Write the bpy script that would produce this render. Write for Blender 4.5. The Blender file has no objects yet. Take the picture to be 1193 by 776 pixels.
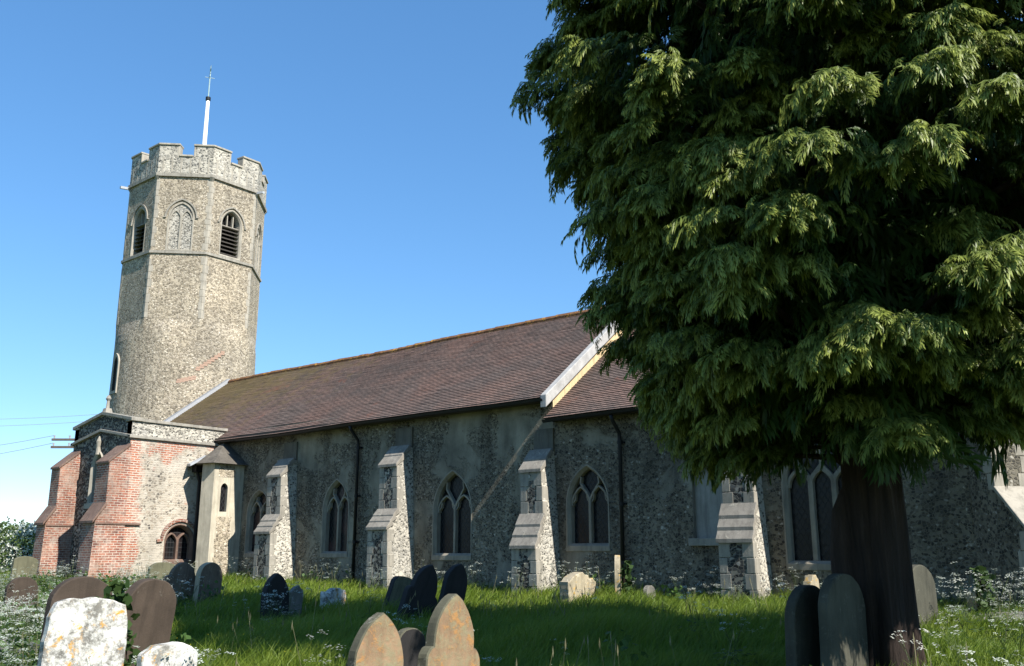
import bpy, bmesh, math, random
import numpy as np
from mathutils import Vector, Matrix
from mathutils import noise as mnoise
random.seed(7); RNG = np.random.default_rng(11)
sc = bpy.context.scene
rad = math.radians

# ------------------------------------------------------------------ camera, sky, sun, exposure
CAM = Vector((0, -19.5, 1.6)); HEAD = rad(50.7); PITCH = rad(13.5)
F0 = Vector((-math.cos(HEAD), math.sin(HEAD), 0)); RT = Vector((math.sin(HEAD), math.cos(HEAD), 0)); UPZ = Vector((0, 0, 1))
cam = bpy.data.cameras.new("camera"); cam_o = bpy.data.objects.new("camera", cam)
sc.collection.objects.link(cam_o); sc.camera = cam_o
cam.sensor_width = 36; cam.lens = 36 * 1072 / 1193; cam.clip_start = 0.1; cam.clip_end = 9000
FW = F0 * math.cos(PITCH) + UPZ * math.sin(PITCH)
cam_o.location = CAM; cam_o.rotation_euler = FW.to_track_quat('-Z', 'Y').to_euler()

SUN_EL, SUN_S = rad(43), rad(5.5)
sv = Vector((math.cos(SUN_EL) * math.cos(SUN_S), -math.cos(SUN_EL) * math.sin(SUN_S), math.sin(SUN_EL)))
world = bpy.data.worlds.new("World"); sc.world = world; world.use_nodes = True
wn = world.node_tree.nodes; wl = world.node_tree.links
sky = wn.new('ShaderNodeTexSky'); sky.sky_type = 'NISHITA'; sky.sun_disc = False
sky.sun_elevation = SUN_EL; sky.sun_rotation = rad(90) + SUN_S
sky.air_density = 1.0; sky.dust_density = 0.0; sky.ozone_density = 8.0
hs = wn.new('ShaderNodeHueSaturation'); hs.inputs["Saturation"].default_value = 1.23
gm = wn.new('ShaderNodeGamma'); gm.inputs['Gamma'].default_value = 0.72
wl.new(sky.outputs[0], gm.inputs['Color']); wl.new(gm.outputs[0], hs.inputs['Color']); wl.new(hs.outputs[0], wn['Background'].inputs[0])
wn['Background'].inputs[1].default_value = 0.15
sun = bpy.data.lights.new("sun", 'SUN'); sun.energy = 4.6; sun.angle = rad(0.5); sun.color = (1, 0.95, 0.87)
sun_o = bpy.data.objects.new("sun", sun); sc.collection.objects.link(sun_o)
sun_o.rotation_euler = sv.to_track_quat('Z', 'Y').to_euler()
vs_ = sc.view_settings; vs_.view_transform = 'Standard'; vs_.look = 'None'; vs_.exposure = 1.1; vs_.gamma = 1
vs_.use_curve_mapping = False

def at(px, py, d):
    """world point seen at photograph pixel px,py, d metres away over the ground"""
    r = FW * 1072 + RT * (px - 596.5) - (UPZ * math.cos(PITCH) - F0 * math.sin(PITCH)) * (py - 388)
    return CAM + r * (d / math.hypot(r.x, r.y))

# ------------------------------------------------------------------ mesh helpers
class MB:
    def __init__(s): s.v = []; s.f = []; s.m = []; s.uv = None
    def add(s, pts, faces, mat=0):
        b = len(s.v); s.v += [tuple(p) for p in pts]
        for f in faces: s.f.append([b + i for i in f]); s.m.append(mat)
        return s
    def face(s, pts, mat=0): return s.add(pts, [list(range(len(pts)))], mat)
    def hexa(s, a, mat=0):      # 8 corners: bottom ring 0-3 counterclockwise, top ring 4-7
        return s.add(a, [(3, 2, 1, 0), (4, 5, 6, 7), (0, 1, 5, 4), (1, 2, 6, 5), (2, 3, 7, 6), (3, 0, 4, 7)], mat)
    def box(s, x0, x1, y0, y1, z0, z1, mat=0):
        return s.hexa([(x0, y0, z0), (x1, y0, z0), (x1, y1, z0), (x0, y1, z0), (x0, y0, z1), (x1, y0, z1), (x1, y1, z1), (x0, y1, z1)], mat)
    def mbox(s, M, u0, u1, v0, v1, w0, w1, mat=0):   # box in a wall frame: u along, v up, w outwards
        return s.hexa([M(u0, v0, w1), M(u1, v0, w1), M(u1, v0, w0), M(u0, v0, w0), M(u0, v1, w1), M(u1, v1, w1), M(u1, v1, w0), M(u0, v1, w0)], mat)
    def tube(s, path, r, n=8, mat=0, cap=True):
        path = [Vector(p) for p in path]; rr = r if isinstance(r, (list, tuple)) else [r] * len(path)
        rings = []
        for i, p in enumerate(path):
            t = (path[min(i + 1, len(path) - 1)] - path[max(i - 1, 0)]).normalized()
            a = t.orthogonal().normalized() if i == 0 else (pa - t * pa.dot(t)).normalized()
            pa = a; b = t.cross(a)
            rings.append([p + (a * math.cos(2 * math.pi * k / n) + b * math.sin(2 * math.pi * k / n)) * rr[i] for k in range(n)])
        base = len(s.v); s.v += [tuple(q) for R_ in rings for q in R_]
        for i in range(len(path) - 1):
            for k in range(n):
                s.f.append([base + i * n + k, base + i * n + (k + 1) % n, base + (i + 1) * n + (k + 1) % n, base + (i + 1) * n + k]); s.m.append(mat)
        if cap:
            s.f.append([base + k for k in range(n)][::-1]); s.m.append(mat)
            s.f.append([base + (len(path) - 1) * n + k for k in range(n)]); s.m.append(mat)
        return s
    def strip(s, M, pts, width, w0, w1, mat=0):      # a bar of rectangular section following a line on a wall frame
        n = len(pts); L = []; R_ = []
        for i in range(n):
            a = pts[max(i - 1, 0)]; b = pts[min(i + 1, n - 1)]
            dx, dy = b[0] - a[0], b[1] - a[1]; l = math.hypot(dx, dy) or 1
            nx, ny = -dy / l * width / 2, dx / l * width / 2
            L.append((pts[i][0] + nx, pts[i][1] + ny)); R_.append((pts[i][0] - nx, pts[i][1] - ny))
        P = []
        for l, r in zip(L, R_): P += [M(*l, w0), M(*r, w0), M(*r, w1), M(*l, w1)]
        F = []
        for i in range(n - 1):
            for k in range(4): F.append((i * 4 + k, i * 4 + (k + 1) % 4, i * 4 + 4 + (k + 1) % 4, i * 4 + 4 + k))
        F += [(3, 2, 1, 0), tuple((n - 1) * 4 + k for k in range(4))]
        return s.add(P, F, mat)
    def ring(s, M, A, wa, B, wb, mat=0, closed=True):  # quads between two loops on a wall frame
        n = len(A); P = [M(*p, wa) for p in A] + [M(*p, wb) for p in B]
        return s.add(P, [(i, (i + 1) % n, n + (i + 1) % n, n + i) for i in range(n if closed else n - 1)], mat)
    def panel(s, M, outer, holes, w=0, mat=0):        # flat wall with openings
        bm = bmesh.new(); ed = []
        for lp in [outer] + holes:
            vs = [bm.verts.new((p[0], p[1], 0)) for p in lp]
            ed += [bm.edges.new((vs[i], vs[(i + 1) % len(vs)])) for i in range(len(vs))]
        bmesh.ops.triangle_fill(bm, use_beauty=True, use_dissolve=False, edges=ed, normal=(0, 0, 1))
        bm.verts.index_update()
        fs = []
        for f in bm.faces:
            ids = [v.index for v in f.verts]
            if f.normal.z < 0: ids.reverse()
            fs.append(ids)
        s.add([M(v.co.x, v.co.y, w) for v in bm.verts], fs, mat); bm.free()
        return s
    def build(s, name, mats, parent=None, smooth=False, bevel=0, fixn=True):
        me = bpy.data.meshes.new(name); me.from_pydata(s.v, [], s.f)
        if not isinstance(mats, (list, tuple)): mats = [mats]
        for m in mats: me.materials.append(m)
        me.polygons.foreach_set('material_index', s.m)
        if fixn:
            bm = bmesh.new(); bm.from_mesh(me); bmesh.ops.recalc_face_normals(bm, faces=bm.faces); bm.to_mesh(me); bm.free()
        uv = me.uv_layers.new(name='UVMap').data
        for p in me.polygons:
            if s.uv:
                for li in p.loop_indices: uv[li].uv = s.uv[me.loops[li].vertex_index]
                continue
            n = p.normal
            if abs(n.z) > 0.95: t = Vector((1, 0, 0)); b = Vector((0, 1, 0))
            else: t = Vector((-n.y, n.x, 0)).normalized(); b = n.cross(t)
            for li in p.loop_indices:
                c = me.vertices[me.loops[li].vertex_index].co; uv[li].uv = (c.dot(t), c.dot(b))
        if smooth: me.polygons.foreach_set('use_smooth', [True] * len(me.polygons))
        o = bpy.data.objects.new(name, me); sc.collection.objects.link(o)
        if parent: o.parent = parent
        if bevel:
            b = o.modifiers.new('bevel', 'BEVEL'); b.width = bevel; b.segments = 2; b.limit_method = 'ANGLE'; b.angle_limit = rad(35)
        return o

def tag(o, label=None, cat=None, group=None, kind=None):
    if label: o['label'] = label
    if cat: o['category'] = cat
    if group: o['group'] = group
    if kind: o['kind'] = kind
    return o
def empty(name, loc=(0, 0, 0), rz=0):
    o = bpy.data.objects.new(name, None); sc.collection.objects.link(o); o.location = loc; o.rotation_euler = (0, 0, rz)
    o.empty_display_size = 0.3
    return o
def raw_mesh(name, V, F4, mats, parent=None, attr=None):   # fast quads/tris from numpy; F rows of equal length
    me = bpy.data.meshes.new(name); n, k = F4.shape
    me.vertices.add(len(V)); me.vertices.foreach_set('co', np.asarray(V, np.float32).ravel())
    me.loops.add(n * k); me.loops.foreach_set('vertex_index', F4.astype(np.int32).ravel())
    me.polygons.add(n); me.polygons.foreach_set('loop_start', np.arange(0, n * k, k, dtype=np.int32))
    if attr is not None:
        a = me.attributes.new('tint', 'FLOAT', 'POINT'); a.data.foreach_set('value', np.asarray(attr, np.float32))
    for m in (mats if isinstance(mats, (list, tuple)) else [mats]): me.materials.append(m)
    me.update(calc_edges=True); me.validate()
    o = bpy.data.objects.new(name, me); sc.collection.objects.link(o)
    if parent: o.parent = parent
    return o

# ------------------------------------------------------------------ materials
class NT:
    def __init__(s, name):
        s.mat = bpy.data.materials.new(name); s.mat.use_nodes = True; s.t = s.mat.node_tree
        s.n = s.t.nodes; s.b = s.n['Principled BSDF']; s.b.inputs['Specular IOR Level'].default_value = 0.25
        s.tc = s.n.new('ShaderNodeTexCoord'); s.P = s.tc.outputs['Object']
    def new(s, t, **kw):
        x = s.n.new(t)
        for k, v in kw.items(): setattr(x, k, v)
        return x
    def set(s, node, **kw):
        for k, v in kw.items():
            i = node.inputs[k.replace('_', ' ')]
            if hasattr(v, 'is_output') or isinstance(v, bpy.types.NodeSocket): s.t.links.new(v, i)
            else: i.default_value = v
        return node
    def noise(s, scale, detail=4, rough=0.55, vec=None, dist=0):
        x = s.set(s.new('ShaderNodeTexNoise'), Scale=scale, Detail=detail, Roughness=rough, Distortion=dist)
        s.t.links.new(vec or s.P, x.inputs['Vector']); return x.outputs[0]
    def vor(s, scale, feature='F1', vec=None, rnd=1):
        x = s.new('ShaderNodeTexVoronoi', feature=feature); x.inputs['Scale'].default_value = scale; x.inputs['Randomness'].default_value = rnd
        s.t.links.new(vec or s.P, x.inputs['Vector']); return x
    def ramp(s, fac, stops, interp='LINEAR'):
        x = s.new('ShaderNodeValToRGB'); e = x.color_ramp.elements; x.color_ramp.interpolation = interp
        while len(e) < len(stops): e.new(0.5)
        for el, (p, c) in zip(e, stops):
            el.position = p; el.color = (c, c, c, 1) if not isinstance(c, tuple) else (*c, 1)
        s.t.links.new(fac, x.inputs[0]); return x.outputs[0]
    def mix(s, fac, a, b, mode='MIX'):
        x = s.new('ShaderNodeMix', data_type='RGBA', blend_type=mode)
        for i, v in ((0, fac), (6, a), (7, b)):
            if isinstance(v, bpy.types.NodeSocket): s.t.links.new(v, x.inputs[i])
            elif i == 0: x.inputs[0].default_value = v
            else: x.inputs[i].default_value = (*v, 1)
        return x.outputs[2]
    def math(s, op, a, b=0.0, c=None):
        x = s.new('ShaderNodeMath', operation=op)
        for i, v in enumerate((a, b) if c is None else (a, b, c)):
            if isinstance(v, bpy.types.NodeSocket): s.t.links.new(v, x.inputs[i])
            else: x.inputs[i].default_value = v
        return x.outputs[0]
    def mapping(s, vec, scale=(1, 1, 1), rot=(0, 0, 0)):
        x = s.new('ShaderNodeMapping'); s.t.links.new(vec, x.inputs[0]); x.inputs['Scale'].default_value = scale; x.inputs['Rotation'].default_value = rot
        return x.outputs[0]
    def xyz(s, vec=None):
        x = s.new('ShaderNodeSeparateXYZ'); s.t.links.new(vec or s.P, x.inputs[0]); return x.outputs
    def bump(s, h, strength=0.6, dist=0.02, prev=None):
        x = s.new('ShaderNodeBump'); x.inputs['Strength'].default_value = strength; x.inputs['Distance'].default_value = dist
        s.t.links.new(h, x.inputs['Height'])
        if prev: s.t.links.new(prev, x.inputs['Normal'])
        return x.outputs[0]
    def done(s, col, rough=0.9, normal=None):
        if isinstance(col, bpy.types.NodeSocket): s.t.links.new(col, s.b.inputs['Base Color'])
        else: s.b.inputs['Base Color'].default_value = (*col, 1)
        if isinstance(rough, bpy.types.NodeSocket): s.t.links.new(rough, s.b.inputs['Roughness'])
        else: s.b.inputs['Roughness'].default_value = rough
        if normal: s.t.links.new(normal, s.b.inputs['Normal'])
        return s.mat

def flint_nodes(s, mortar, size, stops, edge=(0.06, 0.16), flat=1.0):
    """knapped and cobble flint set in lime mortar: returns colour, height"""
    wob = s.new('ShaderNodeMix', data_type='RGBA'); nz = s.new('ShaderNodeTexNoise'); nz.inputs['Scale'].default_value = 5
    s.t.links.new(s.tc.outputs['Object'], nz.inputs['Vector']); wob.inputs[0].default_value = 0.04
    s.t.links.new(s.tc.outputs['Object'], wob.inputs[6]); s.t.links.new(nz.outputs['Color'], wob.inputs[7])
    vec = s.mapping(wob.outputs[2], (1, 1, 1.25))
    v = s.vor(1 / size, 'F1', vec); e = s.vor(1 / size, 'DISTANCE_TO_EDGE', vec)
    sep = s.new('ShaderNodeSeparateColor'); s.t.links.new(v.outputs['Color'], sep.inputs[0])
    fc = s.ramp(sep.outputs[0], stops)
    fc = s.mix(0.35, fc, s.ramp(s.noise(40, 3), [(0.3, 0.02), (0.7, 0.5)]), 'OVERLAY')
    mask = s.ramp(e.outputs[0], [(edge[0], 0.0), (edge[1], 1.0)])
    gap = s.math('GREATER_THAN', sep.outputs[1], 0.22)      # some stones lie under the mortar
    mask = s.math('MULTIPLY', mask, gap)
    mc = s.mix(s.ramp(s.noise(25, 5, 0.7), [(0.3, 0.0), (0.7, 1.0)]), mortar, tuple(c * 0.72 for c in mortar))
    return s.mix(mask, mc, fc), mask, v.outputs['Distance']

def m_flint(name, mortar, size, stops, render=None, rthr=(0.5, 0.56), rscale=0.55, stain=0.5, base_stain=True, edge=(0.06, 0.16), bump=0.9):
    s = NT(name)
    col, mask, dist = flint_nodes(s, mortar, size, stops, edge)
    h = mask
    if render:
        patch = s.ramp(s.noise(rscale, 6, 0.62, dist=0.6), [(rthr[0], 0.0), (rthr[1], 1.0)])
        rc = s.mix(s.ramp(s.noise(1.7, 6, 0.65), [(0.35, 0.0), (0.68, 1.0)]), render, tuple(c * 0.62 for c in render))
        pit = s.ramp(s.vor(9).outputs['Distance'], [(0.10, 1.0), (0.16, 0.0)])
        pit = s.math('MULTIPLY', pit, s.ramp(s.noise(1.1, 3), [(0.5, 0.0), (0.62, 1.0)]))
        rc = s.mix(pit, rc, (0.055, 0.048, 0.04))
        col = s.mix(patch, col, rc); h = s.math('MULTIPLY', mask, s.math('SUBTRACT', 1.0, patch))
    st = s.ramp(s.noise(0.9, 5, 0.6, s.mapping(s.tc.outputs['Object'], (1.6, 1.6, 0.45))), [(0.38, 1.0), (0.66, 1.0 - stain)])
    col = s.mix(1.0, col, st, 'MULTIPLY')
    big = s.ramp(s.noise(0.35, 3), [(0.35, (0.86, 0.86, 0.84)), (0.65, (1.1, 1.07, 1.0))])
    col = s.mix(1.0, col, big, 'MULTIPLY')
    damp = s.ramp(s.math('ADD', s.xyz()[2], s.math('MULTIPLY', s.noise(1.5, 4), 1.6)), [(0.55 + .25, (0.62, 0.60, 0.52)), (1.0, (1, 1, 1))]) if base_stain else None
    if damp: col = s.mix(0.8, col, damp, 'MULTIPLY')
    n1 = s.bump(h, bump, 0.025); n2 = s.bump(s.noise(60, 4, 0.7), 0.35, 0.01, n1)
    return s.done(col, 0.85, n2)

def m_stone(name, col, dark=0.6, lichen=None, orange=None, scale=2.0, rough=0.9, streak=True, lthr=(0.55, 0.62), each=False):
    s = NT(name); P = s.P
    if each:      # every stone gets its own stretch of the pattern
        oi = s.new('ShaderNodeObjectInfo'); va = s.new('ShaderNodeVectorMath', operation='MULTIPLY_ADD')
        s.t.links.new(oi.outputs['Location'], va.inputs[0]); va.inputs[1].default_value = (3.1, 2.7, 1.9); s.t.links.new(P, va.inputs[2]); P = s.P = va.outputs[0]
    c = s.mix(s.ramp(s.noise(scale, 6, 0.65), [(0.32, 0.0), (0.7, 1.0)]), col, tuple(x * dark for x in col))
    c = s.mix(s.ramp(s.noise(30, 5, 0.7), [(0.35, 0.0), (0.75, 0.5)]), c, tuple(x * 0.7 for x in col))
    if streak:
        k = s.ramp(s.noise(4, 4, 0.6, s.mapping(P, (2.5, 2.5, 0.35))), [(0.45, 1.0), (0.75, 0.55)]); c = s.mix(0.8, c, k, 'MULTIPLY')
    h = s.noise(45, 5, 0.7)
    if lichen:
        m = s.ramp(s.math('ADD', s.math('MULTIPLY', s.noise(5, 8, 0.75), .65), s.math('MULTIPLY', s.noise(24, 6, 0.8), .35)), [(lthr[0], 0.0), (lthr[1], 1.0)])
        lc = s.mix(s.noise(50, 3), lichen, tuple(x * 0.7 for x in lichen)); c = s.mix(m, c, lc); h = s.math('ADD', h, m)
    if orange:
        m = s.math('MULTIPLY', s.ramp(s.noise(9, 6, 0.7, dist=0.5), [(0.54, 0.0), (0.62, 1.0)]), s.ramp(s.noise(2.6, 2), [(0.42, 0.0), (0.56, 1.0)]))
        c = s.mix(m, c, orange); h = s.math('ADD', h, s.math('MULTIPLY', m, 0.6))
    return s.done(c, rough, s.bump(h, 0.5, 0.008))

def brick_nodes(s, c1, c2, mortar, vec, bw=0.235, bh=0.078, ms=0.011):
    b = s.new('ShaderNodeTexBrick'); s.t.links.new(vec, b.inputs['Vector'])
    s.set(b, Color1=(*c1, 1), Color2=(*c2, 1), Mortar=(*mortar, 1), Scale=1.0, Mortar_Size=ms, Mortar_Smooth=0.2, Bias=-0.1, Brick_Width=bw, Row_Height=bh)
    return b
def uvwob(s, amt=0.012, sc_=3):
    nz = s.new('ShaderNodeTexNoise'); nz.inputs['Scale'].default_value = sc_; s.t.links.new(s.tc.outputs['UV'], nz.inputs['Vector'])
    x = s.new('ShaderNodeVectorMath', operation='MULTIPLY_ADD'); s.t.links.new(nz.outputs['Color'], x.inputs[0]); x.inputs[1].default_value = (amt, amt, 0)
    s.t.links.new(s.tc.outputs['UV'], x.inputs[2]); return x.outputs[0]
BR1, BR2, BMO = (0.33, 0.115, 0.07), (0.15, 0.06, 0.048), (0.44, 0.385, 0.32)
def m_brick(name):
    s = NT(name); b = brick_nodes(s, BR1, BR2, BMO, uvwob(s))
    c = s.mix(s.ramp(s.noise(1.3, 5), [(0.42, 0.0), (0.62, 0.6)]), b.outputs[0], (0.40, 0.24, 0.17))
    c = s.mix(s.ramp(s.noise(2.2, 6, 0.7), [(0.48, 0.0), (0.66, 0.7)]), c, (0.42, 0.34, 0.28))
    z = s.xyz()[2]
    c = s.mix(s.math('MULTIPLY', s.ramp(s.math('ADD', z, s.math('MULTIPLY', s.noise(2), 1.2)), [(0.0, 0.0), (1.0, 1.0)]), 0.0), c, (0.2, 0.2, 0.2))
    c = s.mix(1.0, c, s.ramp(s.noise(14, 4), [(0.3, 0.70), (0.7, 1.15)]), 'MULTIPLY')
    c = s.mix(1.0, c, s.ramp(s.noise(0.9, 5, 0.65), [(0.35, 1.1), (0.65, 0.62)]), 'MULTIPLY')
    return s.done(c, 0.9, s.bump(b.outputs['Fac'], -0.5, 0.012, s.bump(s.noise(50), 0.3, 0.01)))
def m_porch():
    s = NT('brick and flint porch wall'); X = s.xyz()
    f, mask, d = flint_nodes(s, (0.47, 0.42, 0.34), 0.10, [(0.0, (0.10, 0.09, 0.08)), (0.3, (0.28, 0.24, 0.19)), (0.6, (0.40, 0.33, 0.25)), (1.0, (0.55, 0.51, 0.44))])
    rp = s.ramp(s.noise(0.9, 6, 0.65), [(0.48, 0.0), (0.6, 0.8)]); f = s.mix(rp, f, (0.47, 0.42, 0.35))
    b = brick_nodes(s, (0.38, 0.14, 0.08), (0.25, 0.09, 0.06), BMO, uvwob(s), ms=0.016)
    nz = s.math('MULTIPLY', s.math('SUBTRACT', s.noise(1.1, 5, 0.6), 0.5), 2.4)
    up = s.ramp(s.math('ADD', s.math('MULTIPLY', s.math('SUBTRACT', X[2], 4.6), 0.7), nz), [(0.25, 0.0), (0.45, 1.0)])
    side = s.ramp(s.math('ADD', s.math('MULTIPLY', s.math('SUBTRACT', -2.85, X[1]), 1.5), nz), [(0.25, 0.0), (0.5, 1.0)])
    isl = s.ramp(s.noise(0.8, 4), [(0.6, 0.0), (0.66, 0.9)])
    m = s.math('MAXIMUM', s.math('MAXIMUM', up, side), isl)
    c = s.mix(m, f, b.outputs[0])
    c = s.mix(s.ramp(s.noise(2.5, 6, 0.7), [(0.5, 0.0), (0.68, 0.8)]), c, (0.42, 0.37, 0.30))
    c = s.mix(1.0, c, s.ramp(s.noise(0.8, 4, 0.6, s.mapping(s.tc.outputs['Object'], (1, 1.6, 0.5))), [(0.4, 1.05), (0.7, 0.72)]), 'MULTIPLY')
    return s.done(c, 0.9, s.bump(s.math('ADD', mask, b.outputs['Fac']), 0.5, 0.015, s.bump(s.noise(50), 0.3, 0.01)))
def m_tile(name, lich=1.0):
    s = NT(name); b = brick_nodes(s, (0.152, 0.113, 0.096), (0.100, 0.079, 0.069), (0.018, 0.016, 0.015), s.tc.outputs['UV'], 0.17, 0.11, 0.006)
    c = s.mix(s.ramp(s.noise(0.5, 5, 0.6), [(0.4, 0.0), (0.65, 0.8)]), b.outputs[0], s.mix(1.0, b.outputs[0], (1.5, 1.2, 1.1), 'MULTIPLY'))
    X = s.xyz()
    # yellow-grey lichen thickens to the west end and by the ridge
    w = s.math('ADD', s.math('MULTIPLY', s.math('SUBTRACT', -27.0, X[0]), 0.035), s.math('MULTIPLY', s.math('SUBTRACT', X[2], 7.6), 0.06))
    lm = s.ramp(s.math('ADD', s.noise(2.3, 7, 0.72), w), [(0.52, 0.0), (0.80, 0.75 * lich)])
    c = s.mix(lm, c, (0.17, 0.125, 0.05))
    sp = s.ramp(s.noise(11, 5, 0.8), [(0.60, 0.0), (0.68, 0.6)]); c = s.mix(sp, c, (0.22, 0.18, 0.15))
    c = s.mix(s.ramp(s.noise(0.9, 6, 0.7), [(0.62, 0.0), (0.70, 0.7)]), c, (0.20, 0.085, 0.055))
    return s.done(c, 0.85, s.bump(s.noise(22, 5, 0.7), 0.4, 0.012))
def m_glass(name, warm=0.0, rect=False):
    s = NT(name); uv = s.tc.outputs['UV']; X = s.xyz(uv)
    if rect:
        a = s.math('FRACT', s.math('MULTIPLY', X[0], 9.0)); b = s.math('FRACT', s.math('MULTIPLY', X[1], 6.0))
    else:
        a = s.math('FRACT', s.math('ADD', s.math('MULTIPLY', X[0], 7.5), s.math('MULTIPLY', X[1], 4.6)))
        b = s.math('FRACT', s.math('SUBTRACT', s.math('MULTIPLY', X[0], 7.5), s.math('MULTIPLY', X[1], 4.6)))
    line = s.math('MAXIMUM', s.math('GREATER_THAN', a, 0.88), s.math('GREATER_THAN', b, 0.88))
    base = s.mix(s.ramp(s.noise(1.2, 4), [(0.45, 0.0), (0.6, 1.0)]), (0.008, 0.009, 0.010), (0.012 + 0.045 * warm, 0.011 + 0.018 * warm, 0.012 + 0.014 * warm))
    c = s.mix(line, base, (0.030, 0.030, 0.031))
    s.b.inputs['Specular IOR Level'].default_value = 0.16
    r = s.mix(line, (0.22, 0.22, 0.22), (0.7, 0.7, 0.7))
    n = s.bump(line, 0.6, 0.006, s.bump(s.noise(9, 2), 0.25, 0.02))
    return s.done(c, r, n)
def m_plain(name, col, rough=0.6, metal=0, var=0.25, scale=8):
    s = NT(name); c = s.mix(s.ramp(s.noise(scale, 5, 0.65), [(0.3, 0.0), (0.7, 1.0)]), col, tuple(x * (1 - var) for x in col))
    s.b.inputs['Metallic'].default_value = metal
    return s.done(c, rough, s.bump(s.noise(scale * 6, 4), 0.15, 0.005))

MAT = {}
DK = [(0.0, (0.045, 0.042, 0.038)), (0.22, (0.085, 0.078, 0.066)), (0.6, (0.15, 0.135, 0.108)), (0.85, (0.22, 0.20, 0.165)), (1.0, (0.52, 0.49, 0.43))]
MAT['nave'] = m_flint('weathered flint and render', (0.25, 0.225, 0.175), 0.062, DK, render=(0.285, 0.265, 0.215), rthr=(0.50, 0.57), stain=0.5, rscale=0.7)
MAT['chancel'] = m_flint('dark flint and mortar', (0.23, 0.205, 0.16), 0.068, DK, render=(0.30, 0.28, 0.23), rthr=(0.57, 0.62), stain=0.5)
MAT['tower'] = m_flint('grey brown tower flint', (0.47, 0.41, 0.32), 0.08, [(0.0, (0.16, 0.135, 0.105)), (0.25, (0.30, 0.255, 0.195)), (0.65, (0.42, 0.36, 0.28)), (1.0, (0.68, 0.63, 0.55))], stain=0.25, edge=(0.04, 0.14))
MAT['pale_flint'] = m_flint('pale flint panels', (0.55, 0.52, 0.46), 0.07, [(0.0, (0.07, 0.07, 0.07)), (0.35, (0.20, 0.19, 0.17)), (0.6, (0.45, 0.43, 0.39)), (1.0, (0.62, 0.60, 0.56))], stain=0.25)
MAT['dark_flint'] = m_flint('knapped black flint', (0.28, 0.26, 0.22), 0.085, [(0.0, (0.02, 0.02, 0.022)), (0.5, (0.05, 0.05, 0.052)), (0.8, (0.12, 0.115, 0.11)), (1.0, (0.45, 0.43, 0.40))], stain=0.3, edge=(0.03, 0.08))
MAT['stone'] = m_stone('limestone dressing', (0.40, 0.365, 0.30), 0.66)
MAT['cream'] = m_stone('cream ashlar', (0.54, 0.485, 0.375), 0.62, scale=1.8, streak=True)
MAT['grey_stone'] = m_stone('weathered grey limestone', (0.34, 0.315, 0.265), 0.62, lichen=(0.45, 0.42, 0.36))
MAT['parapet'] = m_flint('chequered parapet flint', (0.52, 0.49, 0.43), 0.13, [(0.0, (0.10, 0.10, 0.10)), (0.4, (0.24, 0.23, 0.21)), (0.7, (0.40, 0.38, 0.34)), (1.0, (0.58, 0.56, 0.52))], stain=0.2)
MAT['brick'] = m_brick('old red brick'); MAT['porch'] = m_porch()
MAT['tile'] = m_tile('brown plain tiles'); MAT['ridge'] = m_stone('orange lichened ridge tile', (0.22, 0.105, 0.05), 0.6, lichen=(0.33, 0.24, 0.08), orange=(0.42, 0.22, 0.04))
MAT['glass'] = m_glass('leaded dark glass'); MAT['glass_warm'] = m_glass('leaded reddish glass', 1.0); MAT['glass_rect'] = m_glass('square leaded glass', 0.2, True)
MAT['iron'] = m_plain('black painted iron', (0.012, 0.012, 0.013), 0.5); MAT['timber'] = m_plain('dark louvre timber', (0.055, 0.048, 0.04), 0.8)
MAT['lead'] = m_plain('grey sheet lead', (0.38, 0.40, 0.42), 0.55, 0.0, 0.3); MAT['white'] = m_plain('white paint', (0.78, 0.77, 0.73), 0.5, 0, 0.1)
MAT['barge'] = m_plain('grey weathered coping', (0.40, 0.39, 0.37), 0.8, 0, 0.35, 4); MAT['plaster'] = m_stone('ochre limewash plaster', (0.62, 0.47, 0.27), 0.82)
MAT['copper'] = m_plain('green copper', (0.36, 0.48, 0.46), 0.5); MAT['void'] = m_plain('dark opening', (0.006, 0.006, 0.006), 0.95)
MAT['door'] = m_plain('old oak', (0.05, 0.035, 0.025), 0.8); MAT['render'] = m_stone('pale cement render', (0.36, 0.345, 0.31), 0.72)
MAT['slab'] = m_stone('stone roofing slab', (0.29, 0.265, 0.225), 0.6, lichen=(0.42, 0.39, 0.32)); MAT['wood'] = m_plain('grey pole timber', (0.12, 0.10, 0.085), 0.85)

# ------------------------------------------------------------------ ground
def sstep(a, b, x): t = np.clip((x - a) / (b - a), 0, 1); return t * t * (3 - 2 * t)
def gz(x, y):
    x = np.asarray(x, float); y = np.asarray(y, float)
    far = sstep(60, 400, np.hypot(x + 15, y))
    b = 0.55 * sstep(-17, -1.5, y) + 0.12 * np.sin(x * 0.45 + 1) * np.sin(y * 0.6 + 2) * 0.5 + 0.05 * np.sin(x * 1.3 + y * 0.9) + 0.35 * sstep(-14, -26, x) * sstep(-15, -6, y) * 0.3
    b = b * (1 - sstep(-2.2, -0.6, y) * 0.6 * (y < 30)) + 0.33 * sstep(-2.2, -0.6, y) * (y < 30) * 1.0
    return b * (1 - far) - 0.6 * far
def GZ(x, y): return float(gz(x, y))
def axis(lo, hi, step, far):
    a = list(np.arange(lo, hi + 1e-6, step)); d = step
    while a[-1] < far: d *= 1.35; a.append(a[-1] + d)
    d = step
    while a[0] > -far: d *= 1.35; a.insert(0, a[0] - d)
    return np.array(a)
gx, gy = np.meshgrid(axis(-45, 14, 0.5, 4000), axis(-24, 20, 0.5, 4000), indexing='ij')
nx_, ny_ = gx.shape
V = np.stack([gx, gy, gz(gx, gy)], -1).reshape(-1, 3)
ii, jj = np.meshgrid(np.arange(nx_ - 1), np.arange(ny_ - 1), indexing='ij'); ii = ii.ravel(); jj = jj.ravel()
Fq = np.stack([ii * ny_ + jj, (ii + 1) * ny_ + jj, (ii + 1) * ny_ + jj + 1, ii * ny_ + jj + 1], -1)
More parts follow.
